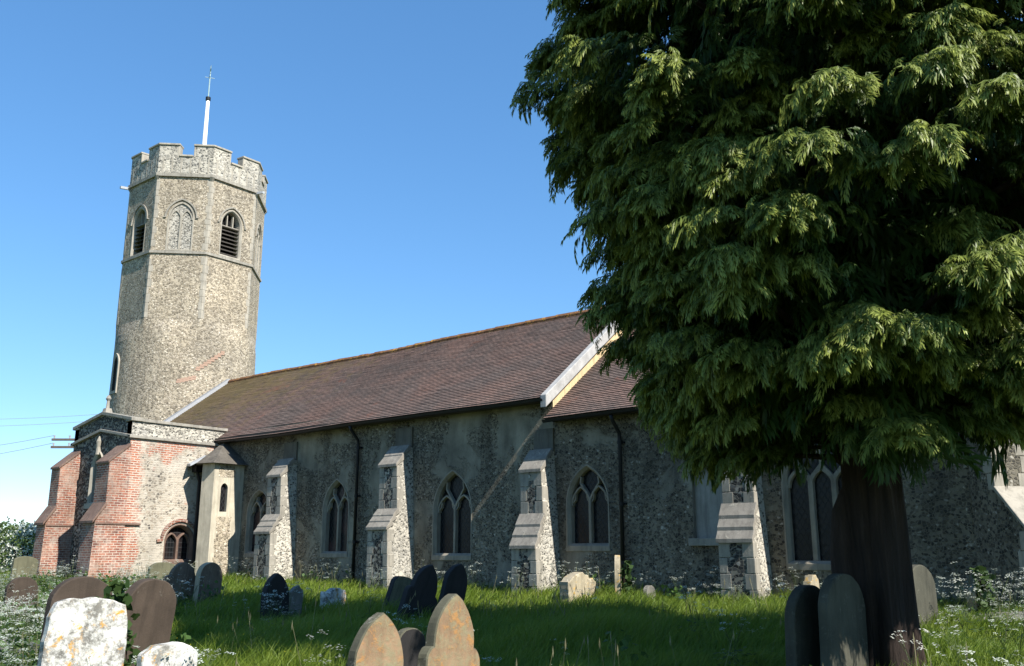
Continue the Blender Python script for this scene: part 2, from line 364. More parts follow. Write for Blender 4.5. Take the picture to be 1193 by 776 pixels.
s = NT('churchyard turf'); c = s.mix(s.ramp(s.noise(0.6, 6), [(0.35, 0.0), (0.65, 1.0)]), (0.06, 0.10, 0.018), (0.09, 0.115, 0.026))
c = s.mix(s.ramp(s.noise(6, 5), [(0.5, 0.0), (0.7, 0.6)]), c, (0.045, 0.035, 0.02))
ground = raw_mesh('ground', V, Fq, s.done(c, 0.95, s.bump(s.noise(14, 5), 0.8, 0.05))); ground.data.polygons.foreach_set('use_smooth', [True] * len(Fq))
tag(ground, 'grassy churchyard ground running from the camera to the horizon', kind='structure')

# ------------------------------------------------------------------ the church
church = tag(empty('church', (0, 0, 0)), 'flint parish church with octagonal topped round tower, brick porch and brown tiled roof', 'church')
def Ms(y0=0.0): return lambda u, v, w: (u, y0 - w, v)            # wall facing south
def Me(x0): return lambda u, v, w: (x0 + w, u, v)               # wall facing east
def arch(u0, u1, v0, vs, va, o=0.0, n=9, ob=None):
    ob = o if ob is None else ob
    u0 -= o; u1 += o; va += o * 1.15; a = (u1 - u0) / 2; h = max(va - vs, a); R_ = (a * a + h * h) / (2 * a); uc = (u0 + u1) / 2
    th = math.acos(max(-1, min(1, (R_ - a) / R_)))
    L = [(u0 + R_ - R_ * math.cos(th * k / n), vs + R_ * math.sin(th * k / n)) for k in range(n)]
    Rr = [(2 * uc - p[0], p[1]) for p in reversed(L)]
    return [(u0, v0 - ob)] + L + [(uc, vs + h)] + Rr + [(u1, v0 - ob)]
def hole(*w): return arch(*w, o=0.10)
def window(M, w, style, parent, stone, glass, hood=False, name='window', depth=0.2):
    u0, u1, v0, vs, va = w; uc = (u0 + u1) / 2
    A = arch(*w, o=0.10); B = arch(*w, o=0.065); Cc = arch(*w)
    m = MB(); m.ring(M, A, -0.04, A, 0.012); m.ring(M, A, 0.012, B, 0.012); m.ring(M, B, 0.012, Cc, -0.09); m.ring(M, Cc, -0.09, Cc, -depth - 0.1)
    fr = m.build(name, stone, parent)
    m = MB(); m.panel(M, arch(*w, o=0.01), [], -depth - 0.03); m.build('pane', glass, fr, fixn=False)
    m = MB(); m.mbox(M, u0 - 0.10, u1 + 0.10, v0 - 0.20, v0 - 0.055, -0.05, 0.03); m.build('sill', stone, fr, bevel=0.015)
    def lines(a, b, vsx, vax, nn=8): return arch(a, b, vsx, vsx, vax, n=nn)[1:-1]
    m = MB(); w0, w1 = -depth - 0.04, -0.10
    if style == 'two':
        m.strip(M, [(uc, v0), (uc, vs + 0.12)], 0.075, w0, w1)
        for a, b in ((u0, uc), (uc, u1)):
            m.strip(M, lines(a, b, vs - 0.05, vs + 0.42), 0.052, w0, w1 - 0.01)
            c_ = (a + b) / 2
            for sg in (-1, 1):   # cusps
                q = c_ + sg * (b - a) * 0.34
                m.strip(M, [(c_ + sg * (b - a) * 0.46, vs + 0.02), (q, vs + 0.10), (c_ + sg * (b - a) * 0.30, vs + 0.24)], 0.035, w0, w1 - 0.03)
        # forked bars rising from the mullion to the arch
        for sg in (-1, 1):
            m.strip(M, [(uc, vs + 0.10), (uc + sg * 0.09, vs + 0.26), (uc + sg * (u1 - u0) * 0.25, vs + (va - vs) * 0.58), (uc + sg * (u1 - u0) * 0.235, vs + (va - vs) * 0.78)], 0.05, w0, w1 - 0.005)
    elif style == 'three':
        wd = (u1 - u0) / 3
        for k in (1, 2): m.strip(M, [(u0 + wd * k, v0), (u0 + wd * k, vs + 0.10)], 0.11, w0, w1)
        for k in range(3):
            m.strip(M, lines(u0 + wd * k, u0 + wd * k + wd, vs - 0.12, vs + 0.26), 0.075, w0, w1 - 0.01)
        for k in range(3):
            c_ = u0 + wd * (k + .5); m.strip(M, [(c_, vs + 0.24), (c_, vs + (0.62 if k != 1 else 1.0) * (va - vs))], 0.06, w0, w1 - 0.012)
        for k in (1, 2):
            c_ = u0 + wd * k
            m.strip(M, [(c_, vs + 0.08), (c_ - wd * 0.5, vs + 0.36)], 0.06, w0, w1 - 0.014); m.strip(M, [(c_, vs + 0.08), (c_ + wd * 0.5, vs + 0.36)], 0.06, w0, w1 - 0.016)
            m.strip(M, lines(c_ - wd * 0.5, c_ + wd * 0.5, vs + 0.45, vs + 0.82), 0.06, w0, w1 - 0.018)
    elif style == 'mullion':
        m.strip(M, [(uc, v0), (uc, vs + 0.1)], 0.09, w0, w1)
        for a, b in ((u0, uc), (uc, u1)): m.strip(M, lines(a, b, vs - 0.1, vs + (va - vs) * 0.65), 0.06, w0, w1 - 0.01)
    if m.v: m.build('tracery', stone, fr, bevel=0.012)
    if hood:
        H1 = arch(*w, o=0.24)[1:-1]; m = MB()
        m.strip(M, [(H1[0][0] - 0.12, H1[0][1])] + H1 + [(H1[-1][0] + 0.12, H1[-1][1])], 0.09, -0.01, 0.085); m.build('hood_mould', stone, fr, bevel=0.01)
    return fr

# nave wall (south) with window openings
W1 = (-27.86, -26.74, 1.68, 2.95, 3.68); W2 = (-23.76, -22.66, 1.68, 2.95, 3.84); W3 = (-18.82, -17.50, 1.62, 2.80, 3.84)
W4 = (-14.06, -12.94, 1.86, 2.85, 3.72); W5 = (-8.24, -6.72, 1.46, 3.12, 4.28)
NX0, NX1, RY, RZ, EZ = -36.3, -14.55, 4.28, 9.12, 5.86
m = MB(); M = Ms()
m.panel(M, [(NX0, -0.5), (NX1, -0.5), (NX1, EZ + .08), (NX0, EZ + .08)], [hole(*w) for w in (W1, W2, W3)])
m.panel(Me(NX1), [(0, 4.0), (2 * RY, 4.0), (2 * RY, EZ), (RY, RZ - .1), (0, EZ)], [], 0, 1)                    # east gable above the chancel roof
m.face([(NX0, 2 * RY, -0.5), (NX1, 2 * RY, -0.5), (NX1, 2 * RY, EZ), (NX0, 2 * RY, EZ)])
m.face([(NX0, 0, -0.5), (NX0, 2 * RY, -0.5), (NX0, 2 * RY, EZ), (NX0, RY, RZ - .1), (NX0, 0, EZ)])
nave = m.build('nave_wall', [MAT['nave'], MAT['plaster']], church, fixn=False)
# chancel
CX1, CEZ, CRZ = -4.1, 5.30, 8.5
m = MB()
PAN = [(-10.52, 1.95), (-9.70, 1.95), (-9.70, 3.42), (-9.83, 3.52), (-10.11, 3.57), (-10.39, 3.52), (-10.52, 3.42)]
m.panel(M, [(NX1, -0.5), (CX1, -0.5), (CX1, CEZ + .05), (NX1, CEZ + .05)], [hole(*W4), hole(*W5), PAN])
m.panel(Me(CX1), [(0, -0.5), (2 * RY, -0.5), (2 * RY, CEZ), (RY, CRZ), (0, CEZ)], [])
m.face([(NX1, 2 * RY - .1, -0.5), (CX1, 2 * RY - .1, -0.5), (CX1, 2 * RY - .1, CEZ), (NX1, 2 * RY - .1, CEZ)])
chw = m.build('chancel_wall', MAT['chancel'], church, fixn=False)
m = MB(); m.panel(M, PAN, [], -0.12); m.ring(M, PAN, -0.12, PAN, 0.0)
bp = m.build('blocked_window', MAT['render'], church, fixn=False)
m = MB(); m.mbox(M, -10.62, -9.60, 1.78, 1.95, -0.1, 0.12); m.build('sill', MAT['grey_stone'], bp, bevel=0.01)
MAT['jamb'] = m_stone('grey window stone', (0.30, 0.27, 0.215), 0.62)
window(M, W1, 'two', church, MAT['jamb'], MAT['glass_warm']); window(M, W2, 'two', church, MAT['jamb'], MAT['glass_warm'])
window(M, W3, 'two', church, MAT['jamb'], MAT['glass']); window(M, W4, 'two', church, MAT['jamb'], MAT['glass']); window(M, W5, 'three', church, MAT['jamb'], MAT['glass'])

# roofs: overlapping courses of plain tiles, gently uneven
def sag(x, t): return 0.022 * math.sin(x * 0.55 + 0.6) + 0.006 * math.sin(x * 1.3) - 0.05 * math.sin(max(0, min(1, (x - NX0) / (NX1 - NX0))) * math.pi)
def slope_roof(name, x0, x1, ye, ze, yr, zr, mat, gauge=0.11):
    L = math.hypot(yr - ye, zr - ze); n = int(L / gauge); dy, dz = (yr - ye) / L, (zr - ze) / L; ny, nz = -dz * (1 if dy > 0 else -1), abs(dy)
    xs = np.linspace(x0, x1, int((x1 - x0) / 0.5) + 2); m = MB(); m.uv = []
    for k in range(n + 1):
        a = k * L / (n + 1); b = (k + 1) * L / (n + 1) + 0.004
        P = []
        for x in xs:
            j = 0.009 * mnoise.noise((x * 2.7, k * 5.3, 0)); g = sag(x, a / L)
            P += [(x, ye + dy * a + ny * (0.022 + j), ze + dz * a + nz * (0.022 + j) + g), (x, ye + dy * b + ny * 0.002, ze + dz * b + nz * 0.002 + g), (x, ye + dy * a - ny * .004, ze + dz * a - nz * 0.004 + g)]
            m.uv += [(x, k * .11 + .003), (x, k * .11 + .107), (x, k * .11 + .003)]
        F = []
        for i in range(len(xs) - 1):
            q = i * 3; F += [(q, q + 3, q + 4, q + 1), (q + 2, q + 5, q + 3, q)]
        m.add(P, F)
    return m.build(name, mat, church)
rs = (RZ - EZ) / RY; ov = 0.42
nr = slope_roof('nave_roof', NX0 + .1, NX1 + .05, -ov, EZ + .1 - ov * rs, RY, RZ + .1, MAT['tile'])
slope_roof('nave_roof', NX0 + .1, NX1 + .05, 2 * RY + ov, EZ + .1 - ov * rs, RY, RZ + .1, MAT['tile'], 0.4)
crs = (CRZ - CEZ) / RY
cr = slope_roof('chancel_roof', NX1 + .01, CX1 + .15, -0.45, CEZ + .1 - 0.45 * crs, RY, CRZ + .1, MAT['tile'])
slope_roof('chancel_roof', NX1 + .01, CX1 + .15, 2 * RY + .35, CEZ + .1 - 0.35 * crs, RY, CRZ + .1, MAT['tile'], 0.4)
def ridge(x0, x1, z, parent):
    m = MB(); x = x0
    while x < x1:
        xe = min(x + 0.44, x1); zz = z + sag((x + xe) / 2, 1) + random.uniform(-.012, .012); P = []
        for xx, r in ((x + .012, 0.15), (xe - .012, 0.142)):
            P += [(xx, RY + r * math.cos(rad(a)), zz - 0.07 + r * math.sin(rad(a))) for a in (-25, 15, 55, 90, 125, 165, 205)]
        m.add(P, [(i, i + 1, i + 8, i + 7) for i in range(6)] + [tuple(range(6, -1, -1)), tuple(range(7, 14))]); x = xe
    return m.build('ridge_tiles', MAT['ridge'], parent)
ridge(NX0 + .3, NX1 + .1, RZ + .13, nr); ridge(NX1 + .2, CX1 + .2, CRZ + .13, cr)
# gutters, soffits, east verge of the nave
def gutter(x0, x1, y, z, parent):
    m = MB(); xs = np.linspace(x0, x1, int((x1 - x0) / 1.0) + 2); P = []
    for x in xs: P += [(x, y + .07 * math.cos(rad(a)), z + sag(x, 0) + .07 * math.sin(rad(a))) for a in (180, 225, 270, 315, 360)] + [(x, y + .062, z + sag(x, 0) + .0), (x, y, z + sag(x, 0) - .05), (x, y - .062, z + sag(x, 0))]
    k = 8; m.add(P, [(i * k + a, i * k + (a + 1) % k, (i + 1) * k + (a + 1) % k, (i + 1) * k + a) for i in range(len(xs) - 1) for a in range(k)]); m.build('gutter', MAT['iron'], parent)
gutter(-28.2, NX1 + .02, -ov - .05, EZ + .05 - ov * rs, nr); gutter(NX1 + .05, CX1 + .15, -.5, CEZ + .05 - .45 * crs, cr)
m = MB(); m.box(-36, NX1, -.38, -.003, EZ - .32, EZ - .17); m.build('eaves_board', MAT['timber'], nr)
m = MB(); m.box(NX1 + .03, CX1, -.40, -.003, CEZ - .30, CEZ - .16); m.build('eaves_board', MAT['timber'], cr)
m = MB(); ye, ze = -ov - .06, EZ + .06 - (ov + .06) * rs
for s_ in (1, -1):
    Y = (lambda y: y) if s_ > 0 else (lambda y: 2 * RY - y)
    m.hexa([(NX1 - .06, Y(ye), ze - .22), (NX1 + .14, Y(ye), ze - .22), (NX1 + .14, Y(RY), RZ - .14), (NX1 - .06, Y(RY), RZ - .14), (NX1 - .06, Y(ye), ze + .12), (NX1 + .14, Y(ye), ze + .12), (NX1 + .14, Y(RY), RZ + .20), (NX1 - .06, Y(RY), RZ + .20)])
m.build('verge_coping', MAT['barge'], church, bevel=0.02)
m = MB(); m.hexa([(NX0 - .05, 0, EZ + .05), (NX0 + .30, 0, EZ + .05), (NX0 + .30, RY, RZ + .08), (NX0 - .05, RY, RZ + .08), (NX0 - .05, 0, EZ + .24), (NX0 + .22, 0, EZ + .24), (NX0 + .22, RY, RZ + .25), (NX0 - .05, RY, RZ + .25)])
m.build('lead_flashing', m_plain('dull old lead', (0.26, 0.265, 0.27), 0.7), nr)
def pipe(x, ztop, yt=-.47):
    z0 = GZ(x, -.2) - .1
    m = MB(); m.tube([(x, yt, ztop), (x, yt + .05, ztop - .12), (x, -.12, ztop - .42), (x, -.10, ztop - .55), (x, -.10, z0)], .05, 10)
    p = m.build('drainpipe', MAT['iron'], church, smooth=True)
    for z in (ztop - .7, ztop - 2.2, ztop - 3.6):
        m = MB(); m.tube([(x, -.10, z), (x, -.10, z + .09)], .064, 10); m.box(x - .1, x + .1, -.06, .01, z + .02, z + .07); m.build('bracket', MAT['iron'], p)
pipe(-22.15, EZ - .35); pipe(-12.42, CEZ - .35)

MAT['strip'] = m_stone('dark weathered strip', (0.15, 0.14, 0.115), 0.6)
# buttresses: shallow upper stage, weathered offsets, flint panels between stone quoins
def buttress(xr, wd, d1, d2, z1, z2, z3, top, fl, batter=0.22):
    """xr right edge at the top; d1,d2 projections; lower front to z1, offset to z2, upper front to z3, cap to top"""
    z0 = -0.3; root = None
    X = lambda z, e: xr + (batter * (1 - max(z, 0) / top) if e else 0) - (0 if e else wd)
    prof = [(0, z0), (d1, z0), (d1, z1), (d2, z2), (d2, z3), (.20, top), (0, top)]
    m = MB(); P = [(X(z, 0), -d + .02 * (d == 0), z) for d, z in prof] + [(X(z, 1), -d + .02 * (d == 0), z) for d, z in prof]
    m.add(P, [(7, 8, 9, 10, 11, 12, 13)], 0); m.add(P, [(6, 5, 4, 3, 2, 1, 0)], 0)
    for i in range(1, 6): m.add(P, [(i, i + 1, 7 + i + 1, 7 + i)], 1)
    b = m.build('buttress', [MAT['pale_flint'], MAT['dark_flint']], church)
    # stone quoins on the front edges
    m = MB(); q = .006
    for za, zb, d in ((0.2, z1, d1), (z2, z3, d2)):
        n = max(2, round((zb - za) / .34)); h = (zb - za) / n
        for k in range(n):
            a, c = za + h * k, za + h * (k + 1) - .012; l1, l2 = (.20, .26) if k % 2 else (.27, .18)
            for e in (0, 1):
                x = X((a + c) / 2, e); sg = -1 if e else 1
                f0, f1 = (x - sg * q, x + sg * l1 * .95)
                m.box(min(f0, f1), max(f0, f1), -d - q, -d + (l2 if e else .2), a, c)
    m.build('quoins', MAT['grey_stone'], b, bevel=0.012)
    for (za, da), (zb, db), nt in (((z1, d1), (z2, d2), 3), ((z3, d2), (top, .18), 2)):
        m = MB()
        for k in range(nt):
            t0, t1 = k / nt, (k + 1) / nt; a = (za + (zb - za) * t0, da + (db - da) * t0); c = (za + (zb - za) * t1, da + (db - da) * t1)
            x0, x1 = X(a[0], 0) - .045, X(a[0], 1) + .03
            o_ = .055
            m.hexa([(x0, -a[1] - o_, a[0] - .035), (x1, -a[1] - o_, a[0] - .035), (x1, -c[1] + .1, c[0] - .06), (x0, -c[1] + .1, c[0] - .06), (x0, -a[1] - o_, a[0] + .055), (x1, -a[1] - o_, a[0] + .055), (x1, -c[1] - .0, c[0] + .075), (x0, -c[1] - .0, c[0] + .075)])
        m.build('weathering', MAT['slab'], b, bevel=0.012)
    m = MB(); m.box(X(top, 0), X(top, 1), -.06, .01, top - .1, top + .62); m.build('wall_strip', MAT['strip'], b)
    return b
buttress(-25.30, .68, 1.0, .64, 2.25, 2.80, 4.10, 4.66, 0); buttress(-19.80, .70, 1.05, .66, 2.30, 2.82, 4.12, 4.70, 0)
buttress(-14.52, .64, 1.0, .62, 1.75, 2.54, 3.68, 4.22, 0); buttress(-8.85, .66, .80, .50, 1.86, 2.62, 4.2, 4.65, 0)

def rot_obj(o, x, y, a): o.location = (x, y, 0); o.rotation_euler = (0, 0, a)
# diagonal buttress on the south-east corner of the chancel (local: projects towards -y)
m = MB(); w2 = .36; prof = [(-.3, -0.3), (1.35, -0.3), (1.35, 2.0), (.62, 2.75), (.62, 4.02), (.66, 4.02), (.66, 4.10), (-.05, 4.75)]
P = [(-w2, -d, z) for d, z in prof] + [(w2, -d, z) for d, z in prof]; n = len(prof)
m.add(P, [tuple(range(n, 2 * n)), tuple(range(n - 1, -1, -1))], 0); m.add(P, [(i, i + 1, n + i + 1, n + i) for i in range(n - 1)], 0)
db = m.build('buttress', MAT['chancel'], church); rot_obj(db, CX1 - .05, 0.05, rad(45))
m = MB()
for za, zb, d in ((0.3, 2.0, 1.35), (2.75, 4.0, .62)):
    nq = round((zb - za) / .32); h = (zb - za) / nq
    for k in range(nq):
        l1, l2 = (.16, .30) if k % 2 else (.24, .2)
        for sg in (-1, 1):
            a, b = sg * (w2 + .006), sg * (w2 - l1); m.box(min(a, b), max(a, b), -d - .006, -d + l2, za + h * k, za + h * k + h - .012)
m.build('quoins', MAT['stone'], db, bevel=.012)
m = MB(); m.hexa([(-w2 - .05, -.72, 4.03), (w2 + .05, -.72, 4.03), (w2 + .05, .1, 4.75), (-w2 - .05, .1, 4.75), (-w2 - .05, -.72, 4.13), (w2 + .05, -.72, 4.13), (w2 + .05, .1, 4.86), (-w2 - .05, .1, 4.86)])
m.build('weathering', MAT['stone'], db, bevel=.015); m = MB(); m.hexa([(-w2 - .03, -1.40, 1.98), (w2 + .03, -1.40, 1.98), (w2 + .03, -.6, 2.74), (-w2 - .03, -.6, 2.74), (-w2 - .03, -1.40, 2.06), (w2 + .03, -1.40, 2.06), (w2 + .03, -.62, 2.82), (-w2 - .03, -.62, 2.82)])
m.build('weathering', MAT['stone'], db, bevel=.015)

# ---- tower: round below, octagonal belfry above
TX, TY, AP = -39.95, 4.33, 3.03
tower = empty('tower', (0, 0, 0)); tower.parent = church
m = MB(); NR = 64; rings = []
def octr(a): b = (a + math.pi / 8) % (math.pi / 4) - math.pi / 8; return AP / math.cos(b)
for z, mixf, r in ((-.3, 0, 3.36), (6, 0, 3.30), (11.15, 0, 3.24), (11.5, .25, 3.24), (12.05, 1, 3.24)):
    rings.append([(TX + (r * (1 - mixf) + octr(2 * math.pi * k / NR) * mixf) * math.cos(2 * math.pi * k / NR), TY + (r * (1 - mixf) + octr(2 * math.pi * k / NR) * mixf) * math.sin(2 * math.pi * k / NR), z) for k in range(NR)])
m.add([p for r in rings for p in r], [(i * NR + k, i * NR + (k + 1) % NR, (i + 1) * NR + (k + 1) % NR, (i + 1) * NR + k) for i in range(len(rings) - 1) for k in range(NR)])
rt = m.build('round_stage', MAT['tower'], tower)
def Mo(k, ap=AP):      # frame of octagon face k (k*45 degrees from east), u mitred so neighbours meet
    a = k * math.pi / 4; n = (math.cos(a), math.sin(a)); t = (-n[1], n[0])
    return lambda u, v, w: (TX + n[0] * (ap + w) + t[0] * u * (ap + w) / ap, TY + n[1] * (ap + w) + t[1] * u * (ap + w) / ap, v)
HS = AP * math.tan(math.pi / 8)
m = MB(); LW = (-.50, .50, 15.42, 16.95, 17.62)
for k in range(8): m.panel(Mo(k), [(-HS, 12.05), (HS, 12.05), (HS, 19.05), (-HS, 19.05)], [hole(*LW)])
belfry = m.build('belfry_stage', MAT['tower'], tower)
for k in range(8):
    Mk = Mo(k)
    if k % 2 == 0:
        A, B, Cc = arch(*LW, o=.10), arch(*LW, o=.05), arch(*LW)
        m = MB(); m.ring(Mk, A, -.03, A, .012); m.ring(Mk, A, .012, B, .012); m.ring(Mk, B, .012, Cc, -.06); m.ring(Mk, Cc, -.06, Cc, -.4)
        f = m.build('belfry_window', MAT['stone'], tower)
        m = MB(); m.panel(Mk, Cc, [], -.38); m.build('opening', MAT['void'], f, fixn=False)
        m = MB(); z = 15.46
        while z < 16.85:
            m.hexa([Mk(-.5, z, -.10), Mk(.5, z, -.10), Mk(.5, z + .13, -.30), Mk(-.5, z + .13, -.30), Mk(-.5, z + .03, -.10), Mk(.5, z + .03, -.10), Mk(.5, z + .16, -.30), Mk(-.5, z + .16, -.30)]); z += .195
        m.build('louvres', MAT['timber'], f)
        m = MB()
        for u in (-.17, .17): m.strip(Mk, [(u, 16.88), (u, 17.5)], .05, -.3, -.16)
        m.mbox(Mk, -.5, .5, 16.84, 16.91, -.3, -.14); m.build('tracery', MAT['stone'], f)
    else:
        A, B = arch(*LW, o=.10), arch(*LW, o=.03)
        m = MB(); m.ring(Mk, A, -.03, A, .014); m.ring(Mk, A, .014, B, .014); m.ring(Mk, B, .014, B, -.05)
        f = m.build('blind_window', MAT['stone'], tower)
        m = MB(); m.panel(Mk, B, [], -.045); m.build('flint_infill', MAT['pale_flint'], f, fixn=False)
        m = MB(); m.strip(Mk, [(0, 15.40), (0, 17.0)], .09, -.06, .008)
        for a, b in ((-.5, 0), (0, .5)): m.strip(Mk, arch(a, b, 16.85, 16.85, 17.3)[1:-1], .05, -.06, .004)
        m.build('tracery', MAT['stone'], f)
    m = MB(); H1 = arch(*LW, o=.2)[1:-1]; m.strip(Mk, [(H1[0][0] - .08, H1[0][1] + .02)] + H1 + [(H1[-1][0] + .08, H1[-1][1] + .02)], .07, -.01, .06); m.build('hood_mould', MAT['grey_stone'], f)
for z, h, pr in ((15.17, .12, .07), (18.98, .16, .10)):     # string courses
    m = MB()
    for k in range(8): m.mbox(Mo(k), -HS, HS, z, z + h, -.1, pr)
    m.build('string_course', MAT['grey_stone'], tower)
m = MB()      # corner quoins
for k in range(8):
    z = 12.1; i = 0
    while z < 18.9:
        h = random.uniform(.26, .42)
        if not (15.1 - h < z < 15.3):
            l = (.12, .19)[i % 2] + random.uniform(-.03, .03)
            m.mbox(Mo(k), HS - l, HS, z, min(z + h - .015, 18.95), -.05, .008); m.mbox(Mo(k + 1), -HS, -HS + (.31 - l) * .9, z, min(z + h - .015, 18.95), -.05, .008)
        z += h; i += 1
m.build('quoins', MAT['stone'], tower)
m = MB(); cp = MB(); pn = MB()
for k in range(8):
    Mk = Mo(k, AP + .03); hs = (AP + .03) * math.tan(math.pi / 8); cr_ = .34
    prof = [(-hs, 19.1), (hs, 19.1), (hs, 20.58), (cr_, 20.58), (cr_, 20.02), (-cr_, 20.02), (-cr_, 20.58), (-hs, 20.58)]
    m.panel(Mk, prof, [], 0); m.panel(Mk, prof, [], -.38); m.ring(Mk, prof, 0, prof, -.38)
    for a, b, z in ((-hs, -cr_ + .03, 20.58), (cr_ - .03, hs, 20.58), (-cr_ + .03, cr_ - .03, 20.02)):
        cp.mbox(Mk, a, b, z - .005, z + .085, -.44, .06)
    for a, b in ((-cr_ - .07, -cr_ + .01), (cr_ - .01, cr_ + .07)): cp.mbox(Mk, a, b, 19.98, 20.57, -.36, .012)
    for u in np.linspace(-hs + .22, hs - .22, 6): pn.mbox(Mk, u - .035, u + .035, 19.2, 19.96, -.02, .006)
par = m.build('parapet', MAT['parapet'], tower); cp.build('coping', MAT['stone'], par, bevel=.012); pn.build('stone_strips', MAT['stone'], par)
m = MB(); m.add([Mo(k)(s_ * HS, 19.3, -.3) for k in range(8) for s_ in (-1,)], [tuple(range(8))]); m.build('tower_roof', MAT['lead'], tower)
for k in (6, 0, 3):     # lead water spouts at the string course
    Mk = Mo(k, AP); m = MB()
    for u in ((-HS + .02) if k == 6 else HS - .05,): m.strip(Mk, [(u, 18.92), (u + .001, 19.04)], .10, 0, .42)
    m.build('water_spout', MAT['lead'], tower)
for k in range(8):
    m = MB(); m.hexa([Mo(k)(HS - .09, 18.80, .0), Mo(k)(HS, 18.80, .0), Mo(k + 1)(-HS + .09, 18.80, .0), Mo(k)(HS - .05, 18.8, -.1), Mo(k)(HS - .12, 19.0, .13), Mo(k)(HS, 19.0, .13), Mo(k + 1)(-HS + .12, 19.0, .13), Mo(k)(HS - .05, 19.0, -.1)])
    m.build('corbel_head', MAT['grey_stone'], tower)
# slit window on the round stage, facing south-ish
sa = rad(-98); rr = 3.265
def Mr(u, v, w): a = sa + u / rr; return (TX + (rr + w) * math.cos(a), TY + (rr + w) * math.sin(a), v)
SW = (-.22, .22, 8.85, 10.1, 10.45)
m = MB(); A, Cc = arch(*SW, o=.14), arch(*SW); m.ring(Mr, A, -.05, A, .06); m.ring(Mr, A, .06, Cc, .04); m.ring(Mr, Cc, .04, Cc, .01)
sl = m.build('slit_window', MAT['stone'], tower)
m = MB(); m.panel(Mr, arch(*SW, o=.02), [], .015); m.build('pane', MAT['void'], sl, fixn=False)
# brick scar of an older, steeper roof line on the tower
m = MB()
for i in range(13):
    u = i * .155; a0 = rad(-37) + u / rr; v = 9.05 + u * .8 if i > 4 else 9.05 + u * .3
    def Mb(q, v_, w): a = a0 + q / rr; return (TX + (rr + w) * math.cos(a), TY + (rr + w) * math.sin(a), v_)
    m.mbox(Mb, 0, .21, v, v + .09, -.1, .012); m.mbox(Mb, .03, .22, v + .10, v + .18, -.1, .01)
m.build('roof_scar', m_stone('faded brick scar', (0.40, 0.27, 0.20), 0.7, streak=False), tower)
# flagpole with weathervane
m = MB(); m.tube([(TX, TY, 19.2), (TX, TY, 21), (TX, TY, 24.6)], [.135, .125, .085], 12); fp = m.build('flagpole', MAT['white'], tower, smooth=True)
m = MB(); m.tube([(TX, TY, 24.55), (TX, TY, 24.72)], .13, 12); m.build('collar', MAT['iron'], fp)
m = MB(); m.tube([(TX, TY, 24.7), (TX, TY, 26.35)], .03, 6)
for a in range(8):
    c_, s_ = math.cos(a * math.pi / 4 + .2), math.sin(a * math.pi / 4 + .2); d = Vector((.7 * c_, -.35 * c_, s_)) * .36
    m.tube([Vector((TX, TY, 26.2)), Vector((TX, TY, 26.2)) + d], [.03, .012], 5)
m.tube([(TX - .2, TY + .12, 25.85), (TX + .2, TY - .12, 25.85)], .016, 5); m.tube([(TX - .12, TY - .2, 25.85), (TX + .12, TY + .2, 25.85)], .016, 5)
m.build('weathervane', MAT['copper'], fp)

# ---- south porch
MAT['brickcap'] = m_stone('worn brick capping', (0.20, 0.13, 0.10), 0.55, lichen=(0.27, 0.23, 0.18))
PX0, PX1, PY = -33.7, -29.67, -3.6
porch = empty('porch', (0, 0, 0)); porch.parent = church
PW = (-1.95, -1.02, 1.42, 2.05, 2.42); DW = (-32.35, -31.0, 0.2, 1.9, 2.75); NI = (-31.95, -31.35, 3.35, 4.5, 5.0)
m = MB(); m.panel(Me(PX1), [(PY, -.4), (0, -.4), (0, 5.47), (PY, 5.47)], [hole(*PW)], 0, 0)
m.panel(Ms(PY), [(PX0, -.4), (PX1, -.4), (PX1, 6.0), ((PX0 + PX1) / 2, 6.36), (PX0, 6.0)], [hole(*DW), hole(*NI)], 0, 1)
m.face([(PX0, 0, -.4), (PX0, PY, -.4), (PX0, PY, 6.0), (PX0, 0, 6.0)], 1)
m.build('porch_wall', [MAT['porch'], MAT['dark_flint']], porch, fixn=False)
m = MB(); m.box(PX0 + .2, PX1 - .2, PY + .2, 0, 5.4, 5.6); m.build('roof', MAT['lead'], porch)
fr = window(Me(PX1), PW, 'mullion', porch, MAT['brickcap'], MAT['glass_rect'], name='window')
m = MB(); H1 = arch(*PW, o=.22)[1:-1]; m.strip(Me(PX1), [(H1[0][0] - .18, H1[0][1] - .02)] + H1 + [(H1[-1][0] + .18, H1[-1][1] - .02)], .10, -.01, .07); m.build('hood_mould', MAT['brick'], fr, bevel=.01)
# door and niche
m = MB(); A, Cc = arch(*DW, o=.10), arch(*DW); Mp = Ms(PY); m.ring(Mp, A, 0.0, A, .02); m.ring(Mp, A, .02, Cc, -.1); m.ring(Mp, Cc, -.1, Cc, -.6); d_ = m.build('doorway', MAT['stone'], porch)
m = MB(); m.panel(Mp, Cc, [], -.58); m.build('door', MAT['door'], d_, fixn=False)
m = MB(); A, Cc = arch(*NI, o=.10), arch(*NI); m.ring(Mp, A, 0.0, A, .10); m.ring(Mp, A, .10, Cc, .02); m.ring(Mp, Cc, .02, Cc, -.3); m.panel(Mp, Cc, [], -.29); ni = m.build('niche', MAT['stone'], porch)
m = MB(); NC = (NI[0] + NI[1]) / 2; m.tube([(NC, PY - .08, 4.98), (NC, PY - .10, 5.25), (NC, PY - .1, 5.45)], [.10, .06, .09], 8); m.tube([(NC, PY - .1, 5.42), (NC, PY - .1, 5.62)], [.09, .02], 8)
m.mbox(Mp, NI[0] - .12, NI[1] + .12, 3.12, 3.3, -.05, .2); m.build('niche_canopy', MAT['stone'], ni)
